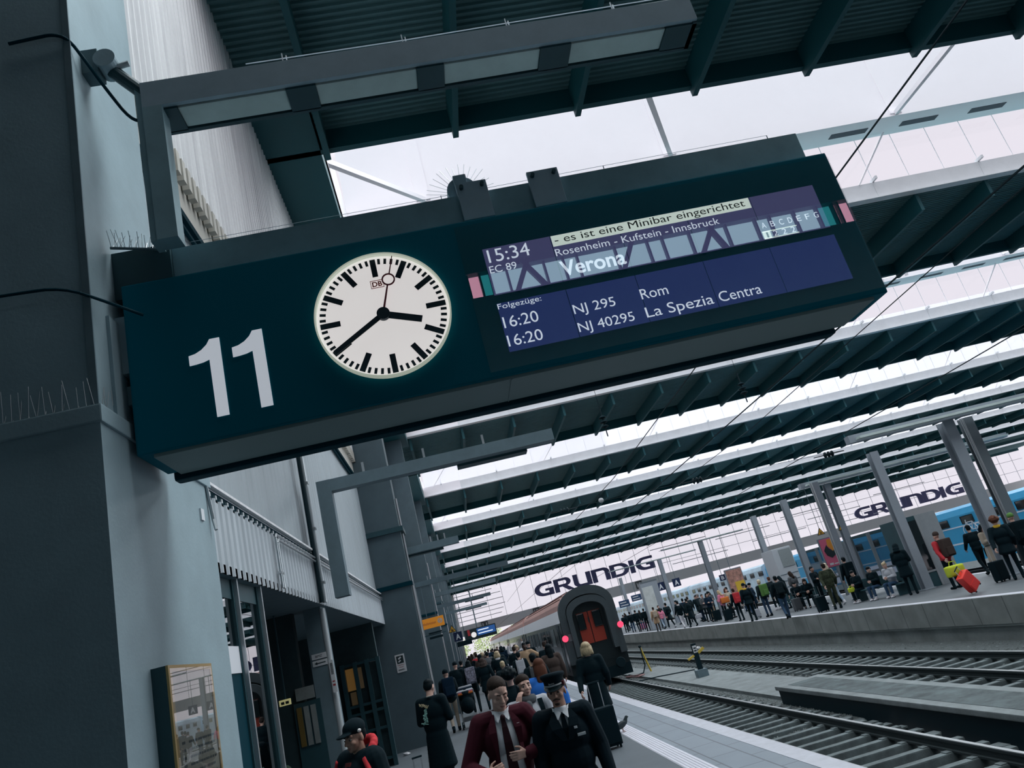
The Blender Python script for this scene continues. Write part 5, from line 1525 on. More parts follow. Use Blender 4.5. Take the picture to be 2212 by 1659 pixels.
LIB = {}
def part(key, fn):
    if key not in LIB: LIB[key] = fn()
    return LIB[key]
SKIN = {'pale': mat('skin_pale', (0.60, 0.38, 0.31), 0.55, spec=0.3), 'tan': mat('skin_tan', (0.42, 0.24, 0.18), 0.55, spec=0.3), 'dark': mat('skin_dark', (0.055, 0.030, 0.024), 0.5, spec=0.3)}
def cl(name, c, **k): return mat(name, c, 0.85, spec=0.12, **k)
CM = {'black': M_dkfab, 'navy': cl('cloth_navy', (0.004, 0.018, 0.038)), 'grey': cl('cloth_grey', (0.09, 0.10, 0.11)), 'lgrey': cl('cloth_light_grey', (0.40, 0.42, 0.46)),
      'white': cl('cloth_white', (0.62, 0.62, 0.66)), 'tan': cl('cloth_tan', (0.36, 0.25, 0.16)), 'beige': cl('cloth_beige', (0.42, 0.36, 0.29)), 'pink': cl('cloth_pink', (0.62, 0.20, 0.30)),
      'red': cl('cloth_red', (0.48, 0.04, 0.05)), 'blue': cl('cloth_bright_blue', (0.03, 0.16, 0.56)), 'jeans': cl('denim', (0.03, 0.065, 0.12)), 'ljeans': cl('light_denim', (0.28, 0.36, 0.46)),
      'brown': cl('cloth_brown', (0.06, 0.045, 0.04)), 'green': cl('cloth_green', (0.10, 0.22, 0.06)), 'camo': cl('cloth_camouflage', (0.035, 0.045, 0.028), var=0.7, scale=14), 'charcoal': cl('cloth_charcoal', (0.012, 0.024, 0.030)),
      'orange': cl('cloth_orange', (0.55, 0.16, 0.04)), 'yellow': cl('cloth_yellow', (0.62, 0.40, 0.04)), 'lime': cl('cloth_lime', (0.48, 0.56, 0.05)), 'teal': cl('cloth_teal', (0.05, 0.22, 0.20)),
      'dgreen': cl('cloth_dark_green', (0.03, 0.055, 0.035)), 'print': cl('cloth_floral', (0.22, 0.22, 0.28), var=0.95, scale=16)}
HM = {'black': mat('hair_black', (0.003, 0.009, 0.012), 0.6, spec=0.12), 'brown': mat('hair_brown', (0.022, 0.014, 0.011), 0.6, var=0.5, scale=60, spec=0.12), 'blond': mat('hair_blond', (0.42, 0.33, 0.20), 0.5, var=0.35, scale=45), 'grey': mat('hair_grey', (0.18, 0.18, 0.18), 0.6), 'red': mat('hair_auburn', (0.10, 0.04, 0.025), 0.6, spec=0.12), 'lblond': mat('hair_pale_blond', (0.55, 0.46, 0.33), 0.5)}

def shared(me, name, m, parent):
    o = bpy.data.objects.new(name, me); COL.objects.link(o); o.parent = parent
    if not me.materials: me.materials.append(m)
    o.material_slots[0].link = 'OBJECT'; o.material_slots[0].material = m
    return o
V = 0.016
def person(x, y, face, label, ps='stand', h=1.75, top='black', legs='black', skirt=None, hair=('short', 'black'), skin='pale', shoes='black', bag=None, hat=None, bulk=1.12, scarf=None, group=None, z=0.0):
    """face: heading in degrees, 0 looks towards the viewer (-y), 90 towards +x"""
    t = thing('person', label, 'person', (x, y, z), R(face), group)
    s = h / 1.76; t.scale = (s, s, s)
    f = Fig(POSES[ps])
    shared(part(('body', ps), lambda: build_body(f, V)), 'body', SKIN[skin], t)
    shared(part(('top', ps, skirt, bulk), lambda: build_top(f, V, 0.012, bulk, skirt)), 'coat' if skirt else 'jacket', CM[top], t)
    shared(part(('legs', ps), lambda: build_legs(f, V)), 'trousers', CM[legs], t)
    for i in (0, 1): shared(part(('shoe', ps, i), lambda: build_shoe(f, i)), 'shoe', CM[shoes], t)
    if hair: shared(part(('hair', ps, hair[0]), lambda: build_hair(f, hair[0], 0.012)), 'hood' if hair[0] == 'hood' else ('hat' if hair[0] == 'beanie' else 'hair'), HM.get(hair[1]) if hair[0] not in ('hood', 'beanie') else CM[hair[1]], t)
    if bag: shared(part(('bag', ps, bag[1]), lambda: rucksack(f, None, bag[1])), 'backpack', CM[bag[0]], t)
    if scarf:
        shared(part(('scarf', ps), lambda: remesh(MB().lathe([(0.085, 0), (0.105, 0.03), (0.095, 0.075), (0.07, 0.09)], f.up((0, 0.01, 1.44)), 16).caps(f.up((0.04, -0.14, 1.42)), f.up((0.05, -0.155, 1.12)), 0.03, 0.035), 0.012, 2, 'scarf')), 'scarf', CM[scarf], t)
    return t

def suitcase(x, y, rz, label, m, h=0.58, handle=0.45, tilt=0.0, group=None):
    t = thing('suitcase', label, 'suitcase', (x, y, 0.0), R(rz), group)
    t.rotation_euler = (tilt, 0, R(rz))
    w, d = h * 0.36, h * 0.22
    MB().bbox(-w, w, -d, d, 0.045, 0.045 + h, 0.035).build('shell', m, t)
    for sx_ in (-1, 1):
        for sy_ in (-1, 1): MB().cyl((sx_ * w * 0.8 - 0.012, sy_ * d * 0.7, 0.032), (sx_ * w * 0.8 + 0.012, sy_ * d * 0.7, 0.032), 0.032, n=10).build('wheel', M_blk, t)
    if handle:
        q = 0.04 + h
        mb = MB().bar((-w * 0.45, 0, q), (-w * 0.45, 0, q + handle), 0.014).bar((w * 0.45, 0, q), (w * 0.45, 0, q + handle), 0.014)
        o = mb.build('telescopic_handle', M_alu, t)
        MB().bar((-w * 0.55, 0, q + handle), (w * 0.55, 0, q + handle), 0.024).build('grip', M_blk, o)
    MB().box(-w * 0.8, w * 0.8, -d - 0.008, -d + 0.001, 0.09, 0.09 + h * 0.35).build('front_pocket', m, t)
    return t
def bag(x, y, z, label, m, s=0.3, name='bag', cat='bag', flat=0.7):
    t = thing(name, label, cat, (x, y, z))
    mb = MB().bbox(-s * 0.5, s * 0.5, -s * 0.22, s * 0.22, 0, s * flat, s * 0.12)
    mb.v = [(a, b, max(c, 0.004)) for a, b, c in mb.v]
    mb.sm = [True] * len(mb.f); mb.build('pouch', m, t)
    MB().tube([(-s * 0.25, 0, s * flat * 0.9), (-s * 0.15, 0, s * flat * 1.35), (s * 0.15, 0, s * flat * 1.35), (s * 0.25, 0, s * flat * 0.9)], 0.012, 6).build('strap', m, t)
    return t
# ---------------------------------------------------------------- the four people close to the viewer
M_shirt = mat('white_shirt', (0.85, 0.86, 0.90), 0.8, spec=0.2, bump=0.25, bscale=9)
M_burg = mat('burgundy_wool', (0.050, 0.007, 0.015), 0.8, spec=0.15)
M_burgt = mat('burgundy_tie', (0.026, 0.004, 0.009), 0.6, spec=0.3)
M_navy = mat('navy_uniform', (0.001, 0.009, 0.015), 0.8, spec=0.12)
M_eye = mat('eye_white', (0.22, 0.20, 0.19), 0.3)
M_iris = mat('eye_iris', (0.01, 0.012, 0.013), 0.2)
M_lip = mat('lip', (0.30, 0.12, 0.11), 0.5)
M_lid = mat('eyelid', (0.42, 0.25, 0.20), 0.6)
M_brow = HM['brown']
def own(me, name, m, t):
    o = bpy.data.objects.new(name, me); COL.objects.link(o); o.parent = t; me.materials.append(m); return o
def sm(mb): mb.sm = [True] * len(mb.f); return mb
def face(t, f, lookdown=False, brow=M_brow, lip=M_lip, moustache=None):
    e = f.hrot()
    for s in (-1, 1):
        c = (s * 0.032, -0.073, 1.626)
        if lookdown:
            o = sm(MB().ell(f.hd((s * 0.032, -0.0735, 1.625)), (0.0165, 0.0125, 0.010), e)).build('eyelid', M_lid, t)
            sm(MB().caps(f.hd((s * 0.020, -0.0835, 1.618)), f.hd((s * 0.045, -0.0785, 1.618)), 0.0016, 0.0014, 8, 3)).build('lashes', M_iris, o)
        else:
            o = sm(MB().ell(f.hd(c), (0.0145, 0.0125, 0.0085), e)).build('eye', M_eye, t)
            sm(MB().ell(f.hd((s * 0.032, -0.0825, 1.626)), (0.0075, 0.0045, 0.0075), e)).build('iris', M_iris, o)
        mb = MB()
        mb.caps(f.hd((s * 0.014, -0.0875, 1.650)), f.hd((s * 0.032, -0.0855, 1.657)), 0.0035, 0.0042, 8, 3).caps(f.hd((s * 0.032, -0.0855, 1.657)), f.hd((s * 0.052, -0.073, 1.651)), 0.0042, 0.0022, 8, 3)
        sm(mb).build('eyebrow', brow, t)
    mb = MB().ell(f.hd((0, -0.0865, 1.5615)), (0.0225, 0.010, 0.0042), e).ell(f.hd((0, -0.0855, 1.5545)), (0.019, 0.011, 0.0052), e)
    sm(mb).build('lips', lip, t)
    if moustache:
        own(remesh(MB().caps(f.hd((-0.028, -0.082, 1.566)), f.hd((0, -0.0925, 1.577)), 0.006, 0.0075, 8, 3).caps(f.hd((0.028, -0.082, 1.566)), f.hd((0, -0.0925, 1.577)), 0.006, 0.0075, 8, 3).ell(f.hd((0, -0.0745, 1.533)), (0.024, 0.018, 0.014), e), 0.0025, 2, 'beard'), 'beard', moustache, t)

def open_front(me, f, w0, w1, z0=1.46, z1=0.95):
    """cuts the front of a jacket open between two slanted lines: half width w0 at height z0, w1 at z1"""
    bm = bmesh.new(); bm.from_mesh(me)
    for s in (-1, 1):
        a = Vector((s * w0, 0, z0)); b = Vector((s * w1, 0, z1)); d = b - a
        bmesh.ops.bisect_plane(bm, geom=bm.verts[:] + bm.edges[:] + bm.faces[:], plane_co=a, plane_no=Vector((d.z, 0, -d.x)))
    dl = []
    for q in bm.faces:
        c = q.calc_center_median()
        if c.y < -0.02 and abs(c.x) < w0 + (w1 - w0) * (z0 - c.z) / (z0 - z1) and c.z < z0 + 0.08: dl.append(q)
    bmesh.ops.delete(bm, geom=dl, context='FACES')
    bm.to_mesh(me); bm.free()
    return me
def front_y(me, x, z):
    """front surface of a mesh at x, z"""
    best = 0.0; bd = 1e9
    for v in me.vertices:
        if v.co.y < 0:
            d = (v.co.x - x) ** 2 + (v.co.z - z) ** 2
            if d < bd - 1e-5 or (abs(d - bd) < 2e-4 and v.co.y < best): bd = min(d, bd); best = v.co.y
    return best
def ribbon(pts, me, off, th=0.004):
    """flat cloth strip following a garment surface: pts are (x left, x right, z)"""
    mb = MB(); vs = []
    for xl, xr, z in pts:
        y = min(front_y(me, xl, z), front_y(me, xr, z), front_y(me, (xl + xr) / 2, z)) - off
        vs += [(xl, y, z), (xr, y, z), (xl, y + th, z), (xr, y + th, z)]
    n = len(pts); fs = [(0, 1, 3, 2), (4 * n - 4, 4 * n - 2, 4 * n - 1, 4 * n - 3)]
    for i in range(n - 1):
        o = 4 * i; p = o + 4
        fs += [(o, p, p + 1, o + 1), (o + 2, o + 3, p + 3, p + 2), (o, o + 2, p + 2, p), (o + 1, p + 1, p + 3, o + 3)]
    return mb.add(vs, fs)
def collar(f, me):
    mb = MB()
    for s in (-1, 1):
        p = [f.up(v) for v in ((s * 0.006, -0.085, 1.452), (s * 0.062, -0.055, 1.497), (s * 0.080, 0.0, 1.50), (s * 0.085, -0.035, 1.448), (s * 0.045, -0.108, 1.405))]
        q = [v + Vector((0, 0.006, -0.004)) for v in p]
        mb.add(p + q, [(0, 1, 2, 3, 4), (9, 8, 7, 6, 5), (0, 5, 6, 1), (1, 6, 7, 2), (2, 7, 8, 3), (3, 8, 9, 4), (4, 9, 5, 0)])
    return mb

def hero_base(t, f, skin, hands, legs, shoes='black'):
    own(build_body(f, 0.0055, True, False, hands), 'body', skin, t)
    own(build_legs(f, 0.014), 'trousers', legs, t)
    for i in (0, 1):
        own(build_shoe(f, i), 'shoe', CM[shoes], t)

# --- man in the burgundy suit
t = thing('person', 'man in burgundy suit and tie looking down, both hands at his jacket', 'person', (0.145, 7.15, 0), R(3))
sc = 1.85 / 1.76; t.scale = (sc,) * 3
f = Fig(pose(e=((-0.35, -0.01, 1.12), (0.35, -0.03, 1.14)), w=((-0.225, -0.205, 1.065), (0.135, -0.205, 1.14)), head=(0.42, 0.22)))
hands = {0: ((-0.210, -0.215, 1.07), (0.80, -0.42, 0.22), (0.42, 0.85, 0), 1.15, 1), 1: ((0.120, -0.215, 1.145), (-0.86, -0.36, 0.05), (-0.36, 0.86, 0), 1.0, -1)}
hero_base(t, f, SKIN['pale'], hands, M_burg)
sh = MB(); torso_prims(sh, f, 0.002, False); sh.lathe([(0.070, 0), (0.064, 0.05)], f.up((0, 0.018, 1.445)), 18)
sh = remesh(sh, 0.008, 3, 'shirt'); own(sh, 'shirt', M_shirt, t)
jk = build_top(f, 0.008, 0.024, 1.03, 0.80, False)
open_front(jk, f, 0.062, 0.105, 1.47, 0.95)
own(jk, 'jacket', M_burg, t)
sh_o = sh
collar(f, sh).build('shirt_collar', M_shirt, t)
tie = ribbon([(-0.022, 0.022, 1.452), (-0.017, 0.017, 1.415), (-0.024, 0.024, 1.36), (-0.032, 0.032, 1.25), (-0.038, 0.038, 1.12), (-0.042, 0.042, 1.02), (-0.012, 0.012, 0.95)], sh, 0.008, 0.006)
tie.build('tie', M_burgt, t)
sm(MB().ell(f.up((0, -0.112, 1.437)), (0.022, 0.014, 0.022))).build('tie_knot', M_burgt, t)
for s in (-1, 1):
    pts = [(s * 0.060, s * 0.078, 1.47), (s * 0.070, s * 0.125, 1.40), (s * 0.078, s * 0.135, 1.34), (s * 0.088, s * 0.118, 1.22), (s * 0.098, s * 0.112, 1.10)]
    ribbon([(min(a, b), max(a, b), z) for a, b, z in pts], jk, 0.005, 0.006).build('lapel', M_burg, t)
yy = front_y(jk, 0.112, 1.355)
MB().bbox(0.100, 0.124, yy - 0.016, yy - 0.008, 1.345, 1.368, 0.003).build('lapel_pin', mat('pin_white', (0.7, 0.62, 0.62), 0.4), t)['label'] = 'small white pin'
own(build_hair(f, 'crop', 0.006), 'hair', HM['brown'], t)
face(t, f, True)
# --- man in service uniform and cap
t = thing('person', 'man in black service uniform with peaked cap and name badge', 'person', (0.645, 6.95, 0), R(-5))
sc = 1.74 / 1.76; t.scale = (sc,) * 3
f = Fig(pose(head=(0.10, -0.18)))
hero_base(t, f, SKIN['tan'], None, M_navy)
sh = MB(); torso_prims(sh, f, 0.002, False); sh.lathe([(0.070, 0), (0.064, 0.055)], f.up((0, 0.018, 1.445)), 18)
sh = remesh(sh, 0.009, 3, 'shirt'); own(sh, 'shirt', M_shirt, t)
jk = build_top(f, 0.008, 0.022, 1.08, 0.78, False)
open_front(jk, f, 0.060, 0.0005, 1.47, 1.24)
own(jk, 'jacket', M_navy, t)
collar(f, sh).build('shirt_collar', M_shirt, t)
ribbon([(-0.022, 0.022, 1.452), (-0.018, 0.018, 1.41), (-0.026, 0.026, 1.33), (-0.030, 0.030, 1.25)], sh, 0.008, 0.006).build('tie', M_navy, t)
for s in (-1, 1):
    pts = [(s * 0.058, s * 0.080, 1.47), (s * 0.052, s * 0.125, 1.40), (s * 0.034, s * 0.115, 1.34), (s * 0.004, s * 0.045, 1.24)]
    ribbon([(min(a, b), max(a, b), z) for a, b, z in pts], jk, 0.005, 0.006).build('lapel', M_navy, t)
yy = front_y(jk, 0.085, 1.30)
MB().bbox(0.070, 0.098, yy - 0.016, yy - 0.009, 1.310, 1.330, 0.003).build('pin', M_white, t)['label'] = 'small white pin'
MB().bbox(0.085, 0.155, yy - 0.012, yy - 0.002, 1.247, 1.270, 0.003).build('name_badge', M_white, t)['label'] = 'white name badge'
own(build_hair(f, 'crop', 0.007), 'hair', HM['black'], t)
face(t, f, False, HM['black'], M_lip, mat('beard_stubble', (0.045, 0.028, 0.022), 0.7))
# cap: band, crown, visor, silver piping, lettering
e = f.hrot(); cap = bpy.data.objects.new('peaked_cap', None); COL.objects.link(cap); cap.parent = t
cap.location = f.hd((0, 0.012, 1.672)); cap.rotation_euler = Euler((e.x + 0.0, e.y, e.z))
n = 40
def oval(rx, ry, z, dz=0.0): return [(rx * math.cos(2 * PI * i / n), ry * math.sin(2 * PI * i / n), z - dz * math.sin(2 * PI * i / n)) for i in range(n)]
mb = MB(); rings = [oval(0.086, 0.104, 0.0), oval(0.088, 0.106, 0.048), oval(0.110, 0.124, 0.078, 0.012), oval(0.106, 0.120, 0.098, 0.014), oval(0.06, 0.07, 0.106, 0.010)]
vs = [p for r_ in rings for p in r_]
mb.add(vs, [(j * n + i, j * n + (i + 1) % n, (j + 1) * n + (i + 1) % n, (j + 1) * n + i) for j in range(4) for i in range(n)] + [tuple(range(4 * n, 5 * n))])
sm(mb).build('crown', M_navy, cap)
mb = MB(); vs = []
m_ = 20
for i in range(m_ + 1):
    a = PI * (1.0 + i / m_)
    vs += [(0.087 * math.cos(a), 0.105 * math.sin(a), 0.006), (0.094 * math.cos(a), 0.105 * math.sin(a) - 0.055 * math.sin(PI * i / m_) , -0.026 * math.sin(PI * i / m_) + 0.004)]
mb.add(vs, [(2 * i, 2 * i + 2, 2 * i + 3, 2 * i + 1) for i in range(m_)])
mb.add([(x, y, z - 0.004) for x, y, z in vs], [(2 * i, 2 * i + 1, 2 * i + 3, 2 * i + 2) for i in range(m_)])
sm(mb).build('visor', mat('visor_gloss_black', (0.003, 0.01, 0.013), 0.2, spec=0.5), cap)
mb = MB()
for z_ in (0.010, 0.017):
    pts = [(0.0885 * math.cos(PI * (1 + i / 16)), 0.1065 * math.sin(PI * (1 + i / 16)), z_) for i in range(17)]
    mb.tube(pts, 0.0028, 5)
mb.build('silver_piping', mat('silver_cord', (0.6, 0.62, 0.65), 0.4), cap)
o = text('cap_lettering', 'Service', M_white, (-0.030, -0.1085, 0.026), (1, 0, 0), (0, 0, 1), 0.05, 0.014, bold=0.0); o.parent = cap
MB().bbox(0.075, 0.098, -0.06, -0.03, -0.004, 0.03, 0.006).build('red_side_tab', mat('tab_dark_red', (0.12, 0.02, 0.03), 0.6), cap)
# --- woman on the phone
t = thing('person', 'woman in pale coat and grey scarf holding a phone to her ear', 'person', (0.50, 9.0, 0), R(8))
sc = 1.72 / 1.76; t.scale = (sc,) * 3
f = Fig(pose(e=((-0.30, -0.13, 1.19), (0.26, 0.02, 1.13)), w=((-0.135, -0.155, 1.455), (0.27, -0.06, 0.88)), head=(-0.04, 0.12)))
hands = {0: ((-0.130, -0.150, 1.462), (0.28, 0.15, 0.95), (0.75, 0.55, -0.3), 0.7, 1)}
hero_base(t, f, SKIN['pale'], hands, CM['charcoal'])
jk = build_top(f, 0.009, 0.030, 1.0, 0.55, False); own(jk, 'coat', CM['lgrey'], t)
own(build_hair(f, 'bun', 0.007), 'hair', HM['brown'], t)
face(t, f, False)
sc_ = MB().lathe([(0.085, 0), (0.112, 0.02), (0.115, 0.06), (0.098, 0.095), (0.078, 0.10)], f.up((0, 0.01, 1.43)), 24).caps(f.up((-0.02, -0.14, 1.44)), f.up((-0.05, -0.17, 1.15)), 0.04, 0.045)
own(remesh(sc_, 0.008, 3, 'scarf'), 'scarf', CM['grey'], t)
ribbon([(0.10, 0.155, 1.47), (0.105, 0.16, 1.38), (0.11, 0.165, 1.25), (0.12, 0.17, 1.1)], jk, 0.006, 0.008).build('bag_strap', CM['black'], t)
o = MB().bbox(-0.006, 0.006, -0.036, 0.036, -0.07, 0.07, 0.004).build('phone', M_blk, t); o.location = f.hd((-0.094, -0.035, 1.585)); o.rotation_euler = (0.35, 0, 0.1)
# --- person with the red hood lining
t = thing('person', 'person in black cap and black jacket with red hood lining, lower left', 'person', (-1.14, 7.4, 0), R(-48))
sc = 1.79 / 1.76; t.scale = (sc,) * 3
f = Fig(pose(head=(0.16, 0.10)))
hero_base(t, f, SKIN['tan'], None, CM['black'])
jk = build_top(f, 0.009, 0.045, 1.25, 0.80, False); own(jk, 'jacket', CM['black'], t)
own(build_hair(f, 'crop', 0.007), 'hair', HM['black'], t)
face(t, f, False, HM['black'])
M_redl = mat('red_hood_lining', (0.62, 0.05, 0.06), 0.8, spec=0.15)
hd_ = MB()
for i in range(13):
    a = PI * (-0.12 + 1.24 * i / 12)
    hd_.ell((0.132 * math.cos(a), 0.035 + 0.11 * math.sin(a), 1.49 + 0.085 * math.sin(a)), (0.036, 0.036, 0.042))
own(remesh(hd_, 0.009, 3, 'hood'), 'hood', M_redl, t)['label'] = 'red hood lining'
for s in (-1, 1):
    mb = MB().tube([(s * 0.20, -0.085, 1.46), (s * 0.27, -0.095, 1.34), (s * 0.315, -0.08, 1.20), (s * 0.335, -0.085, 1.05)], 0.024, 8)
    own(remesh(mb, 0.01, 2, 'sleeve_stripe'), 'sleeve_stripe', M_redl, t)['label'] = 'red sleeve stripe'
ribbon([(-0.05, 0.03, 1.44), (-0.05, 0.03, 1.25), (-0.045, 0.025, 1.05), (-0.04, 0.02, 0.9)], jk, 0.008, 0.01).build('red_placket', mat('dull_red_cloth', (0.20, 0.03, 0.03), 0.8), t)
cp = MB().ell(f.hd((0, 0.022, 1.695)), (0.092, 0.108, 0.082), f.hrot(), 20, 12)
own(remesh(cp.ell(f.hd((0, -0.10, 1.675)), (0.07, 0.075, 0.014), f.hrot()), 0.008, 3, 'cap'), 'cap', CM['black'], t)
sm(MB().ell(f.hd((0.088, 0.0, 1.672)), (0.008, 0.022, 0.016), f.hrot())).build('cap_badge', mat('badge_silver', (0.5, 0.5, 0.5), 0.3, metal=0.5), t)

# ---------------------------------------------------------------- left platform: people behind them
t = person(-0.80, 13.6, 158, 'tall person in long black coat with pale graffiti back print, seen from behind', 'phone', 1.85, 'black', 'black', 0.42, ('crop', 'black'), bulk=1.15)
f = Fig(POSES['phone'])
random.seed(8); mb = MB(); m2 = MB()
for i in range(16):
    q = i / 15
    mb.caps((0.0 + 0.12 * q + random.uniform(-0.015, 0.015), 0.152, 1.355 + 0.05 * q + random.uniform(-0.02, 0.02)), (0.015 + 0.12 * q, 0.152, 1.36 + 0.05 * q + random.uniform(-0.025, 0.025)), 0.008, 0.007, 6, 2)
for i in range(26):
    q = i / 25
    m2.caps((0.05 + 0.05 * q + random.uniform(-0.04, 0.04) * (0.4 + q), 0.152, 1.33 - 0.19 * q), (0.05 + 0.05 * q + random.uniform(-0.04, 0.04) * (0.4 + q), 0.152, 1.30 - 0.19 * q), 0.012, 0.008, 6, 2)
mb.build('back_print_cream', mat('print_cream', (0.5, 0.42, 0.26), 0.8), t)
m2.build('back_print_teal', mat('print_teal', (0.22, 0.42, 0.37), 0.8, var=0.5, scale=20), t)
mb = MB()
mb.ell((-0.02, 0.105, 1.50), (0.045, 0.01, 0.012))
mb.build('collar_label', mat('label_cream', (0.45, 0.42, 0.36), 0.8), t)
suitcase(-1.05, 11.9, 20, 'small silver-topped case at the foot of the long black coat', mat('case_silver_black', (0.08, 0.09, 0.10), 0.4, var=0.9, scale=9), 0.36, 0.5)
person(-0.86, 24.5, 186, 'man in dark jacket and beige trousers pushing a stroller, blue backpack', 'push', 1.76, 'charcoal', 'beige', None, ('beanie', 'black'), bag=('navy', True))
# stroller
t = thing('stroller', 'dark stroller with striped blanket pushed along the left platform', 'stroller', (-0.40, 24.6, 0))
own(remesh(MB().ell((0, 0, 0.62), (0.22, 0.30, 0.24)).ell((0, 0.1, 0.85), (0.22, 0.2, 0.16)), 0.02, 2, 'seat'), 'seat', CM['black'], t)
own(remesh(MB().ell((0, 0.12, 0.98), (0.235, 0.24, 0.16)), 0.02, 2, 'canopy'), 'canopy', CM['charcoal'], t)
for i, m_ in enumerate((CM['lgrey'], CM['navy'], CM['lgrey'], CM['pink'], CM['orange'])):
    sm(MB().caps((-0.2, -0.02 - 0.01 * i, 1.14 - i * 0.045), (0.2, -0.02 - 0.01 * i, 1.14 - i * 0.045), 0.035, 0.035)).build('blanket_stripe', m_, t)
MB().tube([(-0.24, -0.35, 1.05), (-0.24, 0.1, 0.5), (-0.22, 0.3, 0.15)], 0.015, 8).tube([(0.24, -0.35, 1.05), (0.24, 0.1, 0.5), (0.22, 0.3, 0.15)], 0.015, 8).tube([(-0.24, -0.2, 0.14), (-0.23, 0.0, 0.66)], 0.014, 6).tube([(0.24, -0.2, 0.14), (0.23, 0.0, 0.66)], 0.014, 6).tube([(-0.24, -0.35, 1.05), (0.24, -0.35, 1.05)], 0.018, 8).build('frame', M_alu, t)
for x_, y_ in ((-0.26, -0.25), (0.26, -0.25), (-0.24, 0.35), (0.24, 0.35)): MB().cyl((x_ - 0.02, y_, 0.11), (x_ + 0.02, y_, 0.11), 0.11, n=16).build('wheel', M_blk, t)
MB().box(-0.2, 0.2, -0.22, 0.2, 0.2, 0.3).build('basket', CM['grey'], t)

person(0.52, 13.0, 182, 'person with big curly black hair, seen from behind', 'stand', 1.68, 'black', 'black', None, ('afro', 'black'))
person(0.98, 12.3, 176, 'person in bright blue padded jacket with auburn hair, seen from behind', 'walk', 1.74, 'blue', 'jeans', None, ('long', 'red'), bulk=1.25)
t = bag(0.70, 9.22, 1.02, 'patterned grey shoulder bag behind the phone woman', mat('mottled_grey_cloth', (0.14, 0.17, 0.18), 0.8, var=0.8, scale=25), 0.42, 'shoulder_bag')
person(1.28, 17.2, 180, 'dark haired person in black jacket with grey backpack behind the blue jacket', 'walk_b', 1.73, 'black', 'black', None, ('short', 'black'), bag=('grey', False))
person(2.02, 21.0, 184, 'person in ribbed brown padded coat with long dark hair near the train', 'stand', 1.77, 'brown', 'black', 0.55, ('long', 'black'), bulk=1.25)
t = person(2.15, 15.1, 174, 'blonde woman in long black coat pulling a black suitcase', 'trolley', 1.72, 'black', 'black', 0.52, ('bob', 'blond'), bulk=1.1)
suitcase(1.93, 13.9, 8, 'large black trolley suitcase pulled by the blonde woman', CM['black'], 0.62, 0.42)
person(2.02, 30, 2, 'man in tan jumper and tan trousers walking towards the viewer', 'point', 1.90, 'tan', 'tan', None, ('short', 'black'), 'dark')
person(2.12, 38, 4, 'person in white top and open dark jacket with raised arms by the train', 'armup', 1.86, 'white', 'jeans', None, ('short', 'brown'))
person(0.84, 23.5, 178, 'small blonde child in dark jacket among the left crowd', 'walk', 1.60, 'charcoal', 'jeans', None, ('short', 'blond'))
person(0.35, 29, 182, 'person in black coat with brown fur hood, left crowd', 'walk', 1.76, 'black', 'black', 0.6, ('hood', 'brown'))
person(-0.16, 29.5, 180, 'person with floral white and black backpack on the left platform', 'walk_b', 1.80, 'black', 'black', None, ('long', 'black'), bag=('print', True))
person(-0.66, 30.5, 184, 'man in black with a dark cap beside the second row of pillars', 'stand', 1.86, 'black', 'black', None, ('beanie', 'black'))
person(0.98, 31, 180, 'blond person in dark coat with white collar, left crowd', 'walk', 1.84, 'black', 'charcoal', 0.5, ('bob', 'blond'), scarf='white')
person(-0.52, 37, 175, 'person in black peering past the pillars, left crowd', 'walk', 1.80, 'black', 'black', None, ('short', 'black'))
person(1.55, 27, 178, 'hooded person in black with white rucksack straps, left crowd', 'walk_b', 1.68, 'black', 'black', None, ('short', 'black'), bag=('lgrey', False))
person(2.55, 27.5, 180, 'person leaning at the train side with a black jacket', 'phone', 1.78, 'black', 'charcoal', None, ('short', 'brown'))
person(2.62, 36, 182, 'man in black with a dark hat close to the train', 'stand', 1.86, 'black', 'black', None, ('beanie', 'black'))
random.seed(21)
far_kinds = [('black', 'black'), ('charcoal', 'jeans'), ('navy', 'black'), ('black', 'jeans'), ('brown', 'black'), ('grey', 'black'), ('black', 'charcoal')]
fl = []
for i in range(24):
    y = 33 + i * 1.75 + random.uniform(-0.5, 0.5); x = random.uniform(-0.3, 2.7)
    fl.append((x, y))
for i, (x, y) in enumerate(fl):
    k = far_kinds[i % 7]
    person(x, y, random.choice((178, 184, 4, 172)), 'dark clothed traveller in the dense far crowd on the left platform', random.choice(('walk', 'walk_b', 'stand', 'phone')), random.uniform(1.74, 1.92), k[0], k[1], random.choice((None, None, 0.55)), random.choice((('short', 'black'), ('short', 'brown'), ('long', 'brown'), ('bob', 'blond'), ('hood', 'black'))), group='far crowd on the left platform')
person(0.3, 47, 180, 'person in red jacket deep in the far left crowd', 'walk', 1.88, 'red', 'black', None, ('short', 'brown'))
person(-2.9, 11.2, 20, 'person in dark green jacket bending over inside the glazed entrance', 'bend', 1.70, 'dgreen', 'jeans', None, ('hood', 'dgreen'))
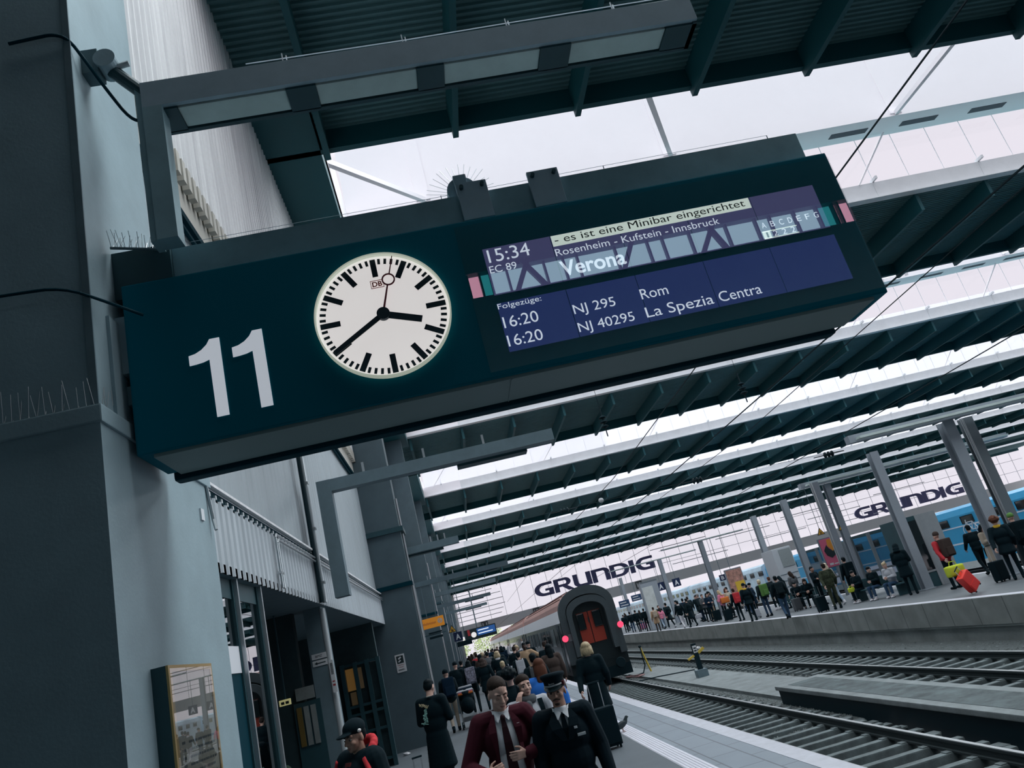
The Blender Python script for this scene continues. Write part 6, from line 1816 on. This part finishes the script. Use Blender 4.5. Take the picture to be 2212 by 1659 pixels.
# interior bits behind the glass
t = thing('lit_sign', 'small red lit sign behind the shop glass', 'lit sign', (-3.4, 11.2, 2.0))
MB().bbox(-0.12, 0.12, 0, 0.05, 0, 0.12, 0.02).build('panel', mat('red_light', (0.8, 0.04, 0.05), 0.5, emit=(0.9, 0.05, 0.06), es=1.3), t)
MB().bar((0, 0.03, 0.12), (0, 0.03, 1.4), 0.02).build('hanger', M_steel_d, t)
t = thing('lit_sign', 'small pale yellow sign with marks beside the glass door', 'sign', (-2.95, 12.9, 2.02))
MB().bbox(-0.1, 0.08, 0, 0.03, 0, 0.09, 0.008).build('panel', mat('pale_yellow_sign', (0.6, 0.58, 0.3), 0.5, emit=(0.4, 0.38, 0.18), es=0.5), t)
MB().box(-0.07, -0.02, -0.004, 0, 0.02, 0.06).box(0.0, 0.05, -0.004, 0, 0.02, 0.06).build('mark', M_ink, t)
MB().bar((0, 0.02, 0.09), (0, 0.02, 1.38), 0.02).build('hanger', M_steel_d, t)
t = thing('litter_bin', 'pale square litter bin behind the stroller man', 'bin', (-0.95, 31.5, 0))
MB().bbox(-0.22, 0.22, -0.2, 0.2, 0, 1.0, 0.02).build('body', M_steel, t)
MB().bbox(-0.24, 0.24, -0.22, 0.22, 1.0, 1.14, 0.03).build('lid', M_white, t)
# pigeon
t = thing('pigeon', 'dark pigeon standing on the tactile strip by the suitcase', 'pigeon', (2.46, 15.35, 0.0), R(10))
b = MB().ell((0.0, 0, 0.125), (0.12, 0.062, 0.058), (0, -0.35, 0)).caps((0.08, 0, 0.155), (0.125, 0, 0.225), 0.045, 0.030).ell((0.135, 0, 0.235), (0.034, 0.028, 0.028)).caps((-0.09, 0, 0.10), (-0.20, 0, 0.055), 0.032, 0.016).caps((0.16, 0, 0.232), (0.185, 0, 0.224), 0.008, 0.003)
own(remesh(b, 0.006, 2, 'body'), 'body', mat('pigeon_slate', (0.012, 0.024, 0.03), 0.6), t)
for s in (-1, 1):
    mb = MB().ell((-0.03, s * 0.055, 0.13), (0.12, 0.014, 0.04), (0, -0.38, 0)); sm(mb).build('wing', mat('pigeon_wing', (0.02, 0.034, 0.042), 0.6), t)
    MB().cyl((0.0, s * 0.025, 0.075), (0.01, s * 0.025, 0.008), 0.006, n=6).bar((0.0, s * 0.025, 0.006), (0.05, s * 0.03, 0.004), 0.008).bar((0.0, s * 0.025, 0.006), (0.045, s * 0.01, 0.004), 0.007).build('leg', mat('pigeon_leg', (0.3, 0.12, 0.1), 0.6), t)

# ---------------------------------------------------------------- right platform
P_ = person
P_(15.12, 75.8, 170, 'person in black jacket with a white badge beside the train end', 'phone', 1.70, 'black', 'black', None, ('short', 'brown'))
P_(14.6, 67.6, 176, 'man dressed all in black walking away, left end of the right platform', 'walk', 1.86, 'black', 'black', None, ('short', 'black'))
P_(14.75, 65.0, 184, 'person in black with black backpack beside the map pillar', 'stand', 1.82, 'black', 'black', None, ('short', 'black'), bag=('black', True))
P_(13.98, 58.3, 178, 'person in tan coat with beige backpack at the right platform edge', 'stand', 1.76, 'tan', 'brown', 0.55, ('short', 'brown'), bag=('beige', False))
P_(14.7, 59.3, 190, 'girl in pink jacket and light jeans', 'walk', 1.58, 'pink', 'ljeans', None, ('long', 'brown'))
P_(14.5, 56.4, 200, 'person in wide black coat between pink jacket and white trousers', 'walk_b', 1.84, 'black', 'black', 0.6, ('short', 'black'), bulk=1.2, shoes='lgrey')
P_(14.0, 51.3, 182, 'person with white hood on black jacket and white trousers', 'walk', 1.78, 'black', 'white', None, ('short', 'black'), scarf='white', shoes='white')
P_(14.3, 50.2, 195, 'large person in black coat carrying a pale bag', 'walk_b', 1.80, 'black', 'black', 0.5, ('short', 'black'), bulk=1.25)
bag(14.75, 50.0, 0.42, 'pale cloth bag hanging beside the large black coat', CM['lgrey'], 0.4, 'tote_bag')
P_(16.6, 57.8, 170, 'person in dark jacket half hidden behind the large black coat', 'stand', 1.86, 'charcoal', 'black', None, ('short', 'brown'))
P_(16.2, 53.8, 230, 'grey haired man in dark coat on the right platform', 'trolley', 1.88, 'charcoal', 'navy', 0.7, ('short', 'grey'))
P_(15.6, 49.8, 10, 'woman in dark coat facing the viewer with black suitcase beside her', 'crossed', 1.80, 'navy', 'black', None, ('bob', 'black'))
suitcase(15.6, 49.0, 15, 'black suitcase in front of the woman with dark coat', CM['black'], 0.62, 0.3)
P_(16.7, 53.0, 30, 'person in grey jacket with dark hat and tan trousers', 'phone', 1.86, 'grey', 'tan', None, ('beanie', 'black'))
t = P_(15.4, 46.6, 215, 'blonde woman in pink jacket with an orange shoulder bag', 'phone', 1.80, 'pink', 'black', None, ('long', 'blond'))
bag(15.52, 46.35, 0.98, 'orange shoulder bag at the side of the blonde in pink', CM['orange'], 0.5, 'shoulder_bag')
suitcase(15.15, 45.6, 10, 'black suitcase at the feet of the blonde in pink', CM['black'], 0.6, 0.35)
P_(16.1, 47.4, 30, 'brown haired woman facing the blonde in pink', 'point', 1.80, 'beige', 'black', None, ('long', 'red'))
P_(14.65, 42.0, 185, 'person in black with red backpack', 'stand', 1.72, 'black', 'black', None, ('short', 'brown'), bag=('red', True))
P_(14.1, 38.7, 178, 'tall person in black coat with orange and yellow scarf', 'stand', 1.86, 'black', 'black', 0.75, ('beanie', 'black'), scarf='yellow')
P_(15.05, 39.0, 192, 'blond person in dark jacket with large green backpack', 'stand', 1.84, 'charcoal', 'jeans', None, ('short', 'lblond'), bag=('green', True))
suitcase(14.85, 40.1, 5, 'pale grey suitcase behind the green backpack person', CM['lgrey'], 0.42, 0.3)
P_(13.62, 33.3, 168, 'person in black jacket with backpack in full stride at the platform edge', 'walk', 1.86, 'black', 'jeans', None, ('short', 'black'), bag=('charcoal', False), bulk=1.15)
P_(17.2, 43.0, 185, 'person with reddish hair in dark jacket behind the striding one', 'stand', 1.82, 'charcoal', 'black', None, ('short', 'red'), shoes='white')
P_(17.0, 41.0, 200, 'person in black hooded jacket by the service cabin', 'phone', 1.74, 'black', 'black', None, ('hood', 'black'))
P_(16.2, 37.6, -20, 'man in black sitting with a grey suitcase at his knees', 'sit', 1.78, 'black', 'black', None, ('short', 'black'))
suitcase(15.75, 37.0, 10, 'dark grey upright suitcase before the sitting man in black', CM['grey'], 0.55, 0.35)
P_(16.45, 36.9, -25, 'seated woman with glasses in black coat holding a red phone', 'sit', 1.82, 'black', 'black', 0.35 if False else None, ('long', 'brown'))
P_(16.7, 36.2, 30, 'dark haired person standing in black behind the seated woman', 'crossed', 1.82, 'black', 'black', None, ('short', 'black'), 'tan')
P_(14.95, 31.3, 170, 'person in camouflage jacket and trousers with black suitcase', 'trolley', 1.86, 'camo', 'camo', None, ('short', 'brown'), bulk=1.25)
suitcase(14.5, 31.7, 5, 'black cabin suitcase beside the camouflage trousers', CM['black'], 0.58, 0.42)
P_(15.75, 32.8, 185, 'pale blonde woman in white jacket and light jeans', 'walk_b', 1.84, 'lgrey', 'ljeans', None, ('long', 'lblond'), shoes='white')
suitcase(16.6, 34.6, 5, 'small black suitcase behind the pale blonde woman', CM['black'], 0.5, 0)
P_(17.0, 33.5, 180, 'person in black with black backpack behind the grey column', 'stand', 1.88, 'black', 'black', None, ('short', 'black'), bag=('black', True))
P_(16.30, 31.6, -70, 'seated person in black with lime yellow bag and white shoes', 'sit', 1.72, 'black', 'black', None, ('short', 'black'), shoes='white')
bag(15.85, 31.5, 0.46, 'lime yellow pouch on the lap of the seated person in black', CM['lime'], 0.26, 'pouch')
P_(16.45, 30.5, -68, 'seated person in black jacket between two others on the bench', 'sit', 1.74, 'black', 'jeans', None, ('short', 'black'), shoes='white')
P_(16.60, 29.5, -66, 'seated girl in white jacket and jeans with blond ponytail', 'sit', 1.78, 'lgrey', 'jeans', None, ('bun', 'blond'), shoes='white')
P_(16.35, 28.0, 140, 'tall standing person in black with wide black hat by the lift', 'phone', 1.90, 'black', 'black', 0.6, ('hood', 'black'), bulk=1.25)
t = P_(16.5, 25.6, 190, 'person in red jacket with black rucksack and dark beanie', 'trolley', 1.94, 'red', 'black', None, ('beanie', 'brown'), bag=('brown', True), bulk=1.15)
t = suitcase(14.98, 22.4, 15, 'bright red trolley suitcase tilted at the right platform edge', mat('suitcase_red', (0.72, 0.035, 0.03), 0.4), 0.56, 0.22)
t.rotation_euler = (0.0, R(-34), R(15)); t.location.z = 0.115
bag(14.72, 22.62, 0.58, 'lime green cloth bag lying on the red suitcase', CM['lime'], 0.54, 'cloth_bag', flat=0.6)
P_(19.0, 27.4, 165, 'person in black walking away past the blue coach with bicycle', 'walk', 1.88, 'black', 'black', None, ('short', 'black'), shoes='charcoal', bulk=1.1)
bag(19.25, 27.0, 0.62, 'black bag carried by the walker before the blue coach', CM['black'], 0.5, 'holdall')
P_(18.5, 26.0, 20, 'woman in beige coat looking at a phone at the right edge', 'phone', 1.80, 'beige', 'tan', 0.45, ('long', 'black'))
P_(16.8, 22.9, 150, 'tall curly haired person in black coat with yellow scarf at the right edge', 'trolley', 1.95, 'black', 'black', 0.7, ('afro', 'red'), scarf='yellow', bulk=1.2)
suitcase(16.75, 23.6, 15, 'black suitcase beside the tall curly haired person', CM['black'], 0.6, 0.5)
P_(17.75, 23.4, 170, 'person with green hat cut off by the right picture edge', 'stand', 1.92, 'black', 'charcoal', None, ('beanie', 'green'), bag=('black', True))
bag(16.4, 74.0, 0.0, 'rose coloured bag on the ground beside the train end', CM['pink'], 0.7, 'bag')
for i, (x, y) in enumerate(((16.4, 44.6), (17.0, 46.4), (15.9, 51.8), (16.6, 55.6), (15.3, 54.6), (17.3, 51.0), (15.2, 61.5), (16.3, 60.2), (14.9, 71.5), (16.9, 39.2), (17.5, 36.3), (16.0, 43.0))):
    k = far_kinds[(i * 2 + 1) % 7]
    person(x, y, (170, 200, 10, 230)[i % 4], 'dark clothed traveller packed in the middle of the right platform crowd', ('stand', 'phone', 'crossed', 'trolley')[i % 4], 1.74 + 0.025 * (i % 5), k[0], k[1], (None, 0.6)[i % 2], (('short', 'black'), ('long', 'brown'), ('short', 'brown'), ('beanie', 'black'))[i % 4], bulk=1.2, group='packed travellers in the middle of the right platform')
for i, (x, y) in enumerate(((17.2, 63), (15.5, 70), (18.0, 60.5), (16.9, 71), (18.4, 58), (18.3, 50.8), (18.6, 51.2), (16.2, 80), (17.4, 86), (18.6, 54.6))):
    k = far_kinds[(i * 3) % 7]
    person(x, y, 170 + 7 * i, 'dark clothed traveller waiting far back on the right platform', ('stand', 'phone', 'walk')[i % 3], 1.74 + 0.02 * (i % 5), k[0], k[1], None, (('short', 'black'), ('long', 'brown'), ('short', 'grey'))[i % 3], group='waiting travellers far back on the right platform')
